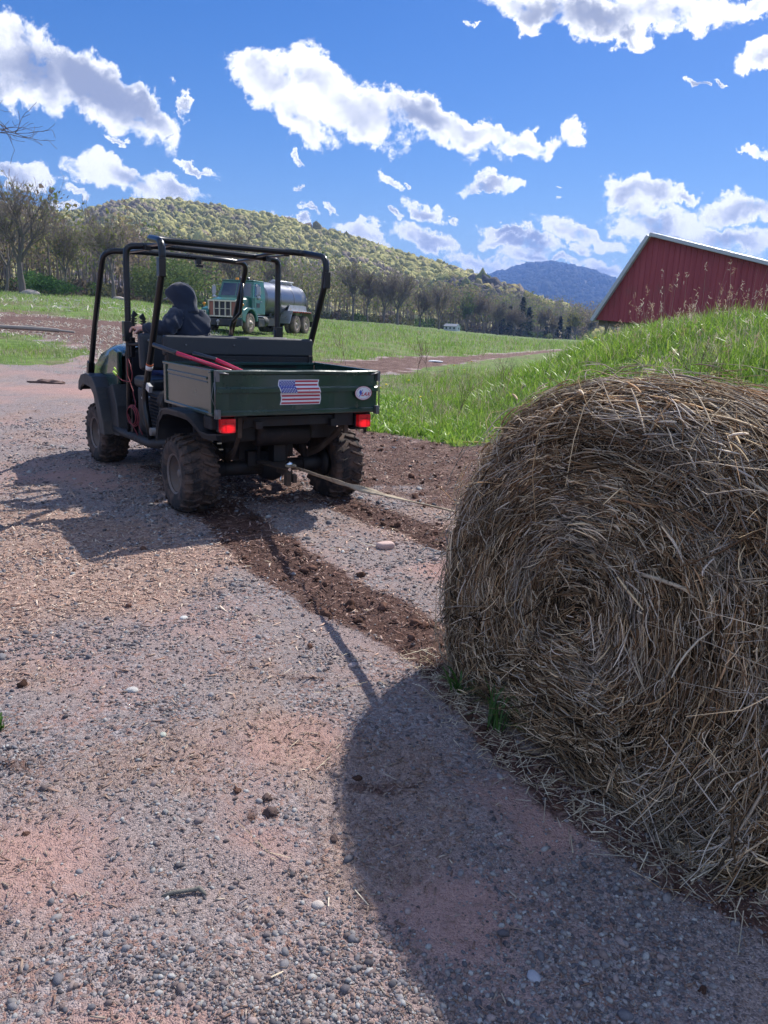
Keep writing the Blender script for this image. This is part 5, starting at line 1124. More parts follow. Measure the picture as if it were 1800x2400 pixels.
# ---------------------------------------------------------------- the driver
def driver():
    def L(u, v, w): return Vector((u, v, w))
    t = None
    skin_m, nt, b, out = new_mat('skin'); nt.links.new(mixc(nt, noise_n(nt, 30, 4), (.50,.27,.21), (.60,.36,.29)), b.inputs['Base Color']); b.inputs['Roughness'].default_value = .5; b.inputs['Subsurface Weight'].default_value = .08
    def grow(name, nodes, edges, mt, parent, sub=2, root=0):
        """one continuous skinned surface over a jointed skeleton: nodes (x,y,z,rx,ry)"""
        me = bpy.data.meshes.new(name); me.from_pydata([n[:3] for n in nodes], edges, []); o = bpy.data.objects.new(name, me); COL.objects.link(o)
        sk = o.modifiers.new('skin', 'SKIN'); sk.use_smooth_shade = True
        for i, n in enumerate(nodes): me.skin_vertices[0].data[i].radius = (n[3], n[4]); me.skin_vertices[0].data[i].use_root = (i == root)
        s = o.modifiers.new('sub', 'SUBSURF'); s.levels = sub; s.render_levels = sub; me.materials.append(mt)
        dg = bpy.context.evaluated_depsgraph_get(); ev = o.evaluated_get(dg); me2 = bpy.data.meshes.new_from_object(ev); o.modifiers.clear(); o.data = me2
        if parent: o.parent = parent
        return o
    # body: pelvis, spine, neck, head, both arms with hands, both legs, all one mesh (skin); clothes over it
    nodes = []; edges = []
    def N(u, v, w, r, r2=None, link=None):
        nodes.append((u, v, w, r, r2 or r)); i = len(nodes)-1
        if link is not None: edges.append((link, i))
        return i
    pel = N(-.25,.93,.97,.13,.11); ab = N(-.25,.90,1.10,.13,.10,pel); ch = N(-.26,.90,1.28,.14,.10,ab); nb = N(-.275,.92,1.41,.055,.055,ch); hd = N(-.30,.95,1.50,.075,.085,nb); ht = N(-.30,.96,1.58,.06,.07,hd)
    ls = N(-.40,.87,1.37,.052,None,ch); le = N(-.475,.75,1.278,.036,None,ls); lw = N(-.62,.90,1.262,.026,.022,le); lp = N(-.655,.95,1.262,.030,.016,lw)
    rs = N(-.11,.92,1.36,.052,None,ch); re = N(-.06,1.10,1.17,.042,None,rs); rw = N(-.20,1.30,1.12,.028,None,re); rp = N(-.24,1.36,1.12,.034,.018,rw)
    for base, tips in ((lp, ((-.700,.975,1.262,-.722,.965,1.222),(-.690,.990,1.260,-.715,.985,1.212),(-.680,1.003,1.258,-.706,1.002,1.212),(-.668,1.012,1.255,-.690,1.018,1.222))), (rp, ((-.28,1.40,1.13,-.30,1.38,1.10),(-.27,1.41,1.12,-.29,1.40,1.09),(-.26,1.42,1.11,-.28,1.41,1.08),(-.25,1.42,1.10,-.27,1.41,1.07)))):
        for (a,b_,c,d,e,f) in tips: k = N(a,b_,c,.0095,None,base); N((a+d)/2-.004,(b_+e)/2,(c+f)/2+.004,.009,None,k); N(d,e,f,.0075,None,len(nodes)-1)
    k = N(-.672,.925,1.240,.011,None,lp); N(-.700,.925,1.215,.009,None,k); k = N(-.23,1.37,1.09,.011,None,rp); N(-.25,1.39,1.07,.009,None,k)
    for s in (-1,1): h = N(-.25+s*.09,.98,.93,.085,None,pel); kn = N(-.25+s*.12,1.36,.93,.06,None,h); an = N(-.25+s*.11,1.58,.52,.04,None,kn); N(-.25+s*.11,1.70,.46,.035,None,an)
    body = grow('person', nodes, edges, skin_m, None)
    body.location = tuple(U2W(.045,.15,.015)); body.rotation_euler = (0,0,YAW)
    tag(body, 'driver seen from behind in a dark hooded sweatshirt, left arm along the seat back', 'person'); t = body
    # face features (hidden by the hood from behind)
    fm = MB(); fd = Vector((-.62,.72,-.10)).normalized(); fc = Vector((-.30,.96,1.515)); sd = fd.cross(Vector((0,0,1))).normalized()
    fm.lathe([(0,.014),(.02,.012),(.032,.004),(.034,.001)], fc+fd*.035+Vector((0,0,-.01)), fd, 10); fm.build('nose', skin_m, body)
    for s in (-1,1): MB().lathe([(0,.012),(.006,.010),(.009,.001)], fc+fd*.05+sd*s*.03+Vector((0,0,.018)), fd, 10).build('eye', mat('eye', (.5,.48,.45), .2), body); MB().lathe([(0,.028),(.01,.026),(.012,.001)], fc+sd*s*.078-fd*.01, sd*s, 10).build('ear', skin_m, body)
    MB().box(fc+fd*.03+Vector((0,0,-.05)), (.045,.045,.010)).build('mouth', mat('lips', (.4,.15,.13), .5), body, bevel=.004)
    cloth, nt, b, out = new_mat('navy_fleece'); n = noise_n(nt, 14, 6, .6, dist=.6); n2 = noise_n(nt, 120, 4, .6)
    nt.links.new(mixc(nt, n, (.015,.020,.035), (.034,.043,.068)), b.inputs['Base Color']); b.inputs['Roughness'].default_value = .9; b.inputs['Sheen Weight'].default_value = .35; b.inputs['Sheen Roughness'].default_value = .4; b.inputs['Specular IOR Level'].default_value = .15
    bump(nt, b, n2, .25, .003)
    # sweatshirt: torso and sleeves in one surface, then folded and creased
    nodes = []; edges = []
    w0 = N(-.25,.93,.93,.165,.14); w1 = N(-.25,.90,1.05,.172,.15,w0); w2 = N(-.255,.885,1.20,.178,.15,w1); w3 = N(-.26,.89,1.32,.165,.135,w2); w4 = N(-.27,.905,1.395,.105,.10,w3); N(-.28,.92,1.435,.075,.075,w4)
    a0 = N(-.37,.875,1.355,.093,None,w3); a1 = N(-.43,.80,1.325,.082,None,a0); a2 = N(-.485,.735,1.275,.072,None,a1); a3 = N(-.545,.795,1.260,.064,None,a2); a4 = N(-.59,.865,1.262,.050,None,a3); a5 = N(-.618,.898,1.263,.042,None,a4); N(-.628,.908,1.263,.038,None,a5)
    b0 = N(-.12,.92,1.345,.08,None,w3); b1 = N(-.08,.99,1.25,.07,None,b0); b2 = N(-.06,1.09,1.17,.062,None,b1); b3 = N(-.13,1.20,1.14,.052,None,b2); N(-.19,1.29,1.125,.042,None,b3)
    hood_o = grow('sweatshirt', nodes, edges, cloth, body, 3)
    co = np.empty(len(hood_o.data.vertices)*3); hood_o.data.vertices.foreach_get('co', co); co = co.reshape(-1,3); no = np.array([v.normal[:] for v in hood_o.data.vertices])
    A = np.array([-.45,.78,1.29])
    # creases run round the sleeve near elbow and shoulder, and fall diagonally over the back
    dA = np.linalg.norm(co-A, axis=1); cr = np.sin((co[:,0]*.8-co[:,1]*.9+co[:,2]*.75)*78 + 5*(fbm(co[:,0]*9, co[:,2]*9, 3, 2)-.5)*3)
    sleeve = np.exp(-(dA/.17)**2); back = sst(1.0,1.1,co[:,2])*(1-sleeve)
    d = .0105*cr*sleeve + .014*back*(fbm(co[:,0]*11+co[:,2]*7, co[:,2]*5-co[:,0]*5, 3, 6)-.5)*2 + .004*(fbm(co[:,0]*40, co[:,2]*40, 2, 7)-.5)*2 + .006*back*np.sin((co[:,0]*1.0+co[:,2]*1.3)*48+2)*sst(-.5,-.3,co[:,0])
    co = co+no*d[:,None]; hood_o.data.vertices.foreach_set('co', co.ravel()); hood_o.data.update()
    # hood: pointed dome with a peak over the brow, opening to the front left, seams and a fold at the neck
    fx = Vector((-.60,.80,0)).normalized(); rx = Vector((fx.y,-fx.x,0)); C0 = Vector((-.290,.935,1.50)); V = []; F = []; n, k_ = 40, 22
    for j in range(k_+1):
        t = j/k_                       # 0 = neck, 1 = crown
        z = -.10+.245*t
        for i in range(n):
            a = -math.pi*.80+2*math.pi*.80*i/(n-1)   # angle from the back of the head
            prof = math.sqrt(max(0, 1-max(0, (t-.42)/.58)**2.3)) if t > .42 else .84+.16*math.sin(t/.42*math.pi/2)
            rb = .118*prof + .030*math.exp(-((t-.02)/.16)**2); rs_ = .103*prof + .022*math.exp(-((t-.04)/.1)**2)
            ext = .062*float(sst(.30,.66,t)*sst(1.05,.66,t))*max(0,-math.cos(a))**1.3 - .085*float(sst(.55,.0,t))*max(0,-math.cos(a)+.25)
            p = C0 + (-fx)*math.cos(a)*(rb+ext) + rx*math.sin(a)*rs_ + Vector((0,0,z)) + fx*(.012-.03*(1-t))
            f = .004*math.sin(a*5+t*13)*(1-t*.5) + .006*math.exp(-(((a-1.0)*.7+(t-.45)*1.4)/.10)**2)
            V.append((p + ((p-C0).normalized())*f)[:])
    for j in range(k_):
        for i in range(n-1): F.append((j*n+i, j*n+i+1, (j+1)*n+i+1, (j+1)*n+i))
    V.append((C0+Vector((0,0,.148))+fx*.01)[:])
    for i in range(n-1): F.append((k_*n+i, k_*n+i+1, len(V)-1))
    o = MB().add(V, F, True).build('hood', cloth, body); s = o.modifiers.new('thick','SOLIDIFY'); s.thickness = .008; s.offset = -1; s2 = o.modifiers.new('s','SUBSURF'); s2.levels = 1; s2.render_levels = 1
    # hood gathers into the shoulders
    cb = MB().lathe([(-.035,.098),(0,.106),(.03,.103),(.055,.098)], Vector((-.275,.912,1.405)), (-.08,.10,1), 28); cb.build('collar_fold', cloth, body)
    vm = MB(); e0 = C0+fx*.115+Vector((0,0,.022)); vs = []
    for i in range(11):
        a = -1+2*i/10; p = e0+rx*a*.062*1.0+fx*(.065*(1-a*a)**.5-.01)+Vector((0,0,-.012*(1-a*a)-.012)); q = e0+rx*a*.068-fx*.02; vs += [p[:], q[:], (p+Vector((0,0,-.004)))[:], (q+Vector((0,0,-.004)))[:]]
    fs = []
    for i in range(10): a = 4*i; fs += [(a,a+4,a+5,a+1),(a+2,a+3,a+7,a+6),(a,a+2,a+6,a+4)]
    vm.add(vs, fs, True).build('cap_brim', mat('grey_cap', (.30,.32,.33), .7), body)
    jm = mat('blue_jeans', (.03,.055,.19), .85, bumpy=.3, bscale=120); nodes = []; edges = []
    p0 = N(-.25,.93,.945,.17,.13)
    for s in (-1,1): h = N(-.25+s*.105,1.0,.935,.10,None,p0); kn = N(-.25+s*.13,1.36,.935,.075,None,h); c2 = N(-.25+s*.12,1.50,.70,.062,None,kn); N(-.25+s*.11,1.59,.48,.06,None,c2)
    grow('jeans', nodes, edges, jm, body)
    for s in (-1,1): MB().lathe([(-.14,.03),(-.12,.045),(0,.052),(.09,.048),(.13,.02),(.135,.001)], (-.25+s*.11,1.68,.44), (0,1,-.05), 14).build('boot', mat('boot', (.09,.06,.04), .7), body)
driver()
# ---------------------------------------------------------------- tank truck (x = left side of the truck seen from its own seat reversed: x = right, y = forward)
def truck():
    d = ray(518, 760); th = math.atan2(d[0], d[1]); D = 40.5; fx, fy = D*math.sin(th), D*math.cos(th)
    rear = Vector((.30,.954,0)).normalized(); fwd = -rear; rz = math.atan2(fwd.y, fwd.x)-math.pi/2
    # front bumper centre at (fx, fy); truck origin under the front axle
    ox, oy = fx+rear.x*.95, fy+rear.y*.95; g = float(terr(ox, oy)) + .02
    t = thing('tank_truck', 'green cab tank truck with cream grille and dark round tank parked in the field', 'truck', (ox, oy, g), rz)
    GR = mat('truck_green', (.018,.115,.085), .35, dirt=(.16,.17,.13), dirt_amt=.2, dscale=2, coat=.4, var=.2); CR = mat('cream_grille', (.60,.56,.42), .45); DK = mat('truck_dark', (.02,.022,.026), .5, dirt=(.1,.08,.06), dirt_amt=.4, dscale=3)
    GL = mat('windscreen', (.02,.035,.07), .06, spec=.8); TK = mat('tank_steel', (.19,.20,.225), .33, .85, dirt=(.10,.085,.075), dirt_amt=.25, dscale=1.2); AL = mat('aluminium', (.45,.45,.46), .4, .8, dirt=(.25,.2,.16), dirt_amt=.35, dscale=3)
    AM = mat('amber_lamp', (.80,.30,.02), .3); RB = mat('truck_rubber', (.07,.06,.055), .9, dirt=(.20,.15,.12), dirt_amt=.8, dscale=4); HB = mat('dusty_hub', (.45,.38,.33), .6, .2, dirt=(.3,.2,.15), dirt_amt=.5)
    # hood: x half width, y from -.1 (cowl) to .95 (nose)
    def slabs(rings):
        V = []; F = []; n = len(rings[0])
        for r_ in rings: V += r_
        for i in range(len(rings)-1):
            for k in range(n): F.append((i*n+k, i*n+(k+1)%n, (i+1)*n+(k+1)%n, (i+1)*n+k))
        F.append(tuple(range(n))); F.append(tuple((len(rings)-1)*n+k for k in range(n))[::-1]); return V, F
    def ring(y, hw, z0, z1, cr=.1): return [(-hw,y,z0),(-hw,y,z1-cr),(-hw+cr,y,z1),(hw-cr,y,z1),(hw,y,z1-cr),(hw,y,z0)]
    m = MB(); m.add(*slabs([ring(-.55,.86,.95,1.82), ring(.2,.82,.95,1.72), ring(.72,.76,.9,1.62,.08)])); m.build('hood', GR, t, bevel=.03)
    # fenders with round arches
    for s in (-1,1):
        arc = [(.62*math.cos(a)+.0, .55+.62*math.sin(a)) for a in np.linspace(-.05, math.pi*.98, 14)]; outer = [(.95,.72),(.95,1.0),(.80,1.16),(.45,1.27),(-.35,1.27),(-.62,1.12),(-.78,.75)]
        m = MB(); m.prism([(.95,.66)]+outer[1:]+[(-.80,.62)]+[(x*.98, z) for x, z in arc[::-1]], min(s*.74,s*1.20), max(s*.74,s*1.20), 'x'); f = m.build('fender', GR, t, bevel=.04, seg=3)
        MB().box((s*1.01,.955,.92),(.34,.03,.28)).build('headlight_frame', CR, t, bevel=.01); 
        h = MB().lathe([(0,.10),(.03,.105),(.045,.08),(.055,.001)], (s*1.03,.965,.92), (0,1,0), 20).build('headlight', mat('lamp_glass', (.65,.68,.7), .08, .3), t)
        MB().box((s*1.03,.955,.92),(.28,.05,.22)).build('headlight_recess', DK, t); 
        MB().cyl((s*1.08,.72,1.27),(s*1.08,.72,1.32),.02,8).lathe([(-.02,.07),(.05,.07),(.06,.001)],(s*1.08,.70,1.39),(0,1,0),14).build('turn_signal', AM, t)
    # grille: cream frame, four uprights, rusty outer bays, dark centre bays
    g_ = MB().box((0,.80,1.55),(1.62,.07,.07)).box((0,.80,.80),(1.62,.07,.07))
    for x in (-.78,-.47,-.165,.165,.47,.78): g_.box((x,.80,1.17),(.055,.07,.72))
    g_.build('grille', CR, t, bevel=.008)
    MB().box((0,.765,1.17),(1.5,.02,.72)).build('grille_mesh', DK, t); rs = mat('rusty_bay', (.30,.13,.09), .8)
    MB().box((-.625,.782,1.17),(.24,.015,.66)).build('grille_bay', rs, t); MB().box((.625,.782,1.17),(.24,.015,.66)).build('grille_bay', rs, t)
    gb_ = MB()
    for z in (1.17,): gb_.box((0,.80,z),(.92,.03,.03))
    gb_.build('grille_bar', CR, t)
    MB().box((0,.93,.52),(2.36,.20,.34)).box((0,.70,.45),(1.6,.3,.3)).build('bumper', DK, t, bevel=.03); MB().lathe([(0,.09),(.03,.07),(.04,.001)], (.12,1.04,.55), (0,1,0), 12).box((.12,1.05,.44),(.05,.03,.16)).build('tow_hook', AL, t)
    # cab
    m = MB(); V = [(-1.0,-.50,.95),(1.0,-.50,.95),(1.0,-1.95,.95),(-1.0,-1.95,.95),(-1.0,-.50,1.78),(1.0,-.50,1.78),(1.0,-1.95,1.78),(-1.0,-1.95,1.78),(-.90,-.80,2.58),(.90,-.80,2.58),(.92,-1.93,2.62),(-.92,-1.93,2.62)]
    m.add(V, [(0,1,5,4),(1,2,6,5),(2,3,7,6),(3,0,4,7),(4,5,9,8),(5,6,10,9),(6,7,11,10),(7,4,8,11),(8,9,10,11),(0,3,2,1)]); m.box((0,-1.38,2.62),(1.84,1.16,.07)); m.build('cab', GR, t, bevel=.05, seg=3)
    def quad(name, c, mt, off, lab=None):
        n = (Vector(c[1])-Vector(c[0])).cross(Vector(c[2])-Vector(c[0])).normalized()*off; a = [Vector(p)+n for p in c]; b_ = [Vector(p)-n*.2 for p in c]
        return MB().add([p[:] for p in a+b_], [(0,1,2,3),(7,6,5,4),(0,4,5,1),(1,5,6,2),(2,6,7,3),(3,7,4,0)]).build(name, mt, t)
    def on(x, u): return (x, -.50-.30*u, 1.78+.80*u)
    quad('windscreen', [on(-.86,.10), on(-.03,.10), on(-.03,.88), on(-.80,.88)], GL, .012); quad('windscreen', [on(.03,.10), on(.86,.10), on(.80,.88), on(.03,.88)], GL, .012)
    for s in (-1,1):
        def sx(u): return s*(1.0-.10*u)
        c = [(sx(.08),-.72,1.85),(sx(.08),-1.42,1.85),(sx(.85),-1.42,2.48),(sx(.85),-.95,2.48)]
        quad('side_window', c if s < 0 else c[::-1], GL, .014)
        MB().tube([(sx(.05)+s*.016,-.98,1.85),(sx(.85)+s*.016,-1.08,2.48)], .018, 6).build('window_bar', CR, t)
        dr = MB().box((s*1.008,-1.10,1.40),(.03,.88,.76)); dr = dr.build('door', GR, t, bevel=.012); MB().box((s*1.035,-1.38,1.62),(.03,.14,.03)).build('handle', AL, dr)
        MB().box((s*1.03,-1.08,1.42),(.012,.34,.22)).build('door_patch', DK, dr)
        MB().box((s*1.28,-.62,2.12),(.20,.05,.42)).tube([(s*.95,-.62,2.40),(s*1.3,-.60,2.38),(s*1.3,-.60,1.84),(s*1.0,-.62,1.72)], .015, 6).build('mirror', AL, t, bevel=.01); MB().lathe([(0,.12),(.03,.10),(.05,.001)], (s*1.28,-.62,1.78), (0,1,0), 14).build('round_mirror', AL, t)
        MB().box((s*1.0,-1.1,.55),(.45,.7,.42)).cyl((s*.95,-2.0,.62),(s*.95,-1.55,.62),.26,16).build('fuel_tank', DK, t, bevel=.03)
        MB().box((s*.98,-1.1,.87),(.4,.75,.05)).build('step', AL, t)
    for x in (-.62,-.05,.35): pass
    MB().box((.12,-.95,2.70),(.14,.12,.14)).build('beacon', AM, t, bevel=.02); 
    for x in (-.55,-.12): MB().lathe([(0,.07),(.04,.09),(.18,.02),(.22,.01)], (x,-.85,2.72), (0,-1,0.05), 12).build('air_horn', AL, t)
    # frame, tank, fittings
    MB().box((-.40,-4.0,.78),(.10,7.6,.26)).box((.40,-4.0,.78),(.10,7.6,.26)).box((0,-2.0,.75),(.8,.2,.2)).box((0,-7.3,.75),(.8,.2,.2)).box((.7,-2.9,.60),(.5,1.0,.4)).box((-.7,-2.9,.60),(.5,1.0,.4)).build('chassis', DK, t)
    TY0, TY1, TR, TZ_ = -2.35, -7.55, .90, 1.82
    tk = MB().lathe([(-.22,.001),(-.18,.38),(-.08,.70),(0,TR-.06),(.03,TR)] + [(q, TR) for q in np.linspace(.2, -(TY1-TY0)-.05, 8)] + [(-(TY1-TY0),TR-.06),(5.28,.70),(5.38,.38),(5.42,.001)], (0,TY0,TZ_), (0,-1,0), 48).build('tank', TK, t)
    bd = MB()
    for y in (-2.42,-4.1,-5.8,-7.48): bd.lathe([(0,TR+.001),(.01,TR+.015),(.07,TR+.015),(.08,TR+.001)], (0,y,TZ_), (0,-1,0), 40)
    bd.pieces('tank_band', TK, tk); MB().box((TR*-.80,-2.9,TZ_+.10),(.02,.3,.26)).box((TR*.86,-3.0,TZ_+.36),(.02,.3,.26),(0,-.5,0)).pieces('tank_sign', mat('faded_sign', (.5,.52,.56), .6), tk)
    MB().tube(bend([(.1,-5.0,TZ_+TR+.16),(.1,-6.9,TZ_+TR+.16),(.0,-7.5,TZ_+TR+.02),(.0,-7.9,TZ_+.4)],.3),.07,10).tube([(-.25,-5.0,TZ_+TR+.12),(-.25,-7.0,TZ_+TR+.15)],.05,8).cyl((.0,-6.2,TZ_+TR-.1),(.0,-6.2,TZ_+TR+.2),.22,16).box((0,-5.2,TZ_+TR+.10),(.6,.3,.1)).lathe([(0,.05),(.2,.05),(.22,.09),(.3,.001)],(0,-5.6,TZ_+TR-.02),(0,0,1),12).build('tank_pipe', AL, t)
    MB().box((0,-3.6,1.02),(1.0,.3,.3)).box((0,-5.0,1.0),(1.0,.3,.3)).box((0,-6.8,1.0),(1.0,.3,.3)).pieces('tank_saddle', DK, t)
    for s in (-1,1):
        pf = [(-4.55,.55),(-4.95,1.24),(-7.6,1.24),(-7.9,.70)]; m = MB().band(pf, .03, min(s*.55,s*1.22), max(s*.55,s*1.22)); m.build('rear_fender', AL, t, bevel=.02)
        MB().prism([(-4.95,1.24),(-7.6,1.24),(-7.5,1.58),(-5.2,1.58)], min(s*.86,s*.90), max(s*.86,s*.90), 'x').build('fender_apron', AL, t)
        cl = MB()
        for k in range(9): cl.box((s*1.225,-5.05-k*.3,1.21),(.02,.14,.05))
        cl.build('reflector_strip', mat('red_reflector', (.4,.03,.03), .4), t)
        MB().box((s*.9,-7.95,.70),(.62,.03,.62)).build('mud_flap', DK, t)
    def tw(x, y, s, dual=False):
        e = bpy.data.objects.new('wheel', None); COL.objects.link(e); e.parent = t; e.location = (x,y,.51)
        prof = [(-.13,.29),(-.14,.36),(-.14,.46),(-.11,.505),(0,.515),(.11,.505),(.14,.46),(.14,.36),(.13,.29)]; m = MB().lathe([(h*s,r) for h,r in prof], (0,0,0), (1,0,0), 36)
        if dual: m.lathe([(h*s-s*.32,r) for h,r in prof], (0,0,0), (1,0,0), 36)
        m.build('tyre', RB, e)
        if dual: r_ = MB().lathe([(s*.13,.30),(s*.14,.27),(s*-.02,.24),(s*-.04,.14),(s*.10,.12),(s*.12,.001)], (0,0,0), (1,0,0), 28)
        else: r_ = MB().lathe([(s*.13,.30),(s*.14,.27),(s*.08,.22),(s*.13,.16),(s*.15,.10),(s*.24,.07),(s*.25,.001)], (0,0,0), (1,0,0), 28)
        for k in range(8): a = k*math.pi/4; r_.cyl((s*.06,.19*math.cos(a),.19*math.sin(a)),(s*.14,.19*math.cos(a),.19*math.sin(a)),.02,6)
        r_.build('rim', HB, e)
    for s in (-1,1): tw(s*1.02, 0, s); tw(s*1.02, -5.7, s, True); tw(s*1.02, -7.02, s, True)
    MB().cyl((-.9,0,.51),(.9,0,.51),.07,10).cyl((-.9,-5.7,.51),(.9,-5.7,.51),.1,10).cyl((-.9,-7.02,.51),(.9,-7.02,.51),.1,10).pieces('axle', DK, t)
truck()
def straw_heap(px, py, D, w, h, label, seed):
    rnd = random.Random(seed); x, y, z = px_ground(px, D); bv, bf = ico(3); n = fbm(bv[:,0]*2+seed, bv[:,1]*2+bv[:,2], 4, seed)-.5; V = bv*np.array([w/2,w*.3,h])*(1+.5*n)[:,None]
    V[:,2] = np.maximum(V[:,2], -.1); V = V+np.array([0,0,0]); t = fast('straw_heap', V, bf, mat('old_straw', (.26,.20,.13), .9, dscale=5, bumpy=.8, bscale=40), smooth=False); t.location = (x,y,z); tag(t, label, 'straw')
    m = MB(); VV = []; FF = []
    N = 900; a = np.array([rnd.uniform(0,6.28) for _ in range(N)]); r = np.sqrt(np.array([rnd.random() for _ in range(N)])); P = np.stack([np.cos(a)*r*w*.5, np.sin(a)*r*w*.3, h*np.sqrt(np.maximum(0,1-r**2))*1.0],1)
    rg = np.random.default_rng(seed); bv2 = np.array([(-1,-1,0),(1,-1,0),(1,1,0),(-1,1,0)]); L = rg.uniform(.06,.18,N); V2, F2, idx = scatter(bv2, np.array([(0,1,2,3)]), P, rotmats(N,.5,rg), np.stack([L, np.full(N,.006), L],1))
    c = np.array([(.42,.33,.2)])*rg.uniform(.5,1.2,(N,1)); fast('straw', V2, F2, attr_mat('heap_straw', .8, .2), t, colors=c[idx])
straw_heap(583, 780, 26, 1.1, .30, 'low heap of tan straw on the grass before the truck wheel', 3)
# ---------------------------------------------------------------- round hay bale
BX, BY, BANG, BA, BH, BLEAN, BRR, BFL, BLEN = .625, 2.355, -1.099, .880, 1.250, .112, .13, .288, 1.22
BD = np.array([math.cos(BANG), math.sin(BANG)]); BN = np.array([-BD[1], BD[0]])
def bale_pt(q, th, off=0.0):
    """q: 0 centre of the near face, 1 start of the shoulder, 2 end of it, then along the side to 3; th: angle round the bale. returns points and outward normals"""
    q = np.asarray(q, float); th = np.asarray(th, float)
    def P(q, th):
        e = 2/2.3; a, full = BA-.03, (BH-.02+BFL)/2
        ca, sa = np.cos(th), np.sin(th); ux, uz = np.sign(ca)*np.abs(ca)**e, np.sign(sa)*np.abs(sa)**e
        ph = np.clip(q-1, 0, 1)*math.pi/2; back = np.clip(q-2, 0, 1)
        ins = np.where(q <= 1, BRR, BRR*(1-np.sin(ph))); dep = np.where(q <= 1, 0, BRR*(1-np.cos(ph))) + back*(BLEN-BRR)
        R_ = a-ins; zz = BH-.02-full + (full-ins)*uz; xx = R_*ux; s = np.clip(q, 0, 1)
        zc, xc = .55, .05
        zr = np.maximum(zz, .0)
        x = xc*(1-s) + xx*s; z = zc*(1-s)+zr*s
        bul = .045*(1-s**2); lump = (fbm(xx*1.4+7, zz*1.4+dep*1.5, 3, 44)-.5)*.07*np.clip(s*1.4,0,1)
        z = z + lump*np.sign(np.sin(th))*np.where(q > .9, 1, .3)*(np.sin(th) > -.3); z = z - back*.045*np.clip(np.sin(th),0,1)
        dp = dep + BLEAN*z - bul + (fbm(x*3.2, z*3.2, 3, 46)-.5)*.05*(q < 1.3)
        return np.stack([BX+BD[0]*x+BN[0]*dp, BY+BD[1]*x+BN[1]*dp, np.maximum(z,.004)], -1)
    p = P(q, th); h = 1e-3; dq = P(q+h, th)-P(np.maximum(q-h,0), th); dt = P(q, th+h)-P(q, th-h); n = np.cross(dt, dq); l = np.linalg.norm(n, axis=-1, keepdims=True); n = n/np.maximum(l,1e-9)
    ctr = np.array([BX+BN[0]*.6, BY+BN[1]*.6, .6]); s = np.sign(np.sum(n*(p-ctr), -1, keepdims=True)); n = n*np.where(s == 0, 1, s)
    return p + n*np.asarray(off)[..., None], n
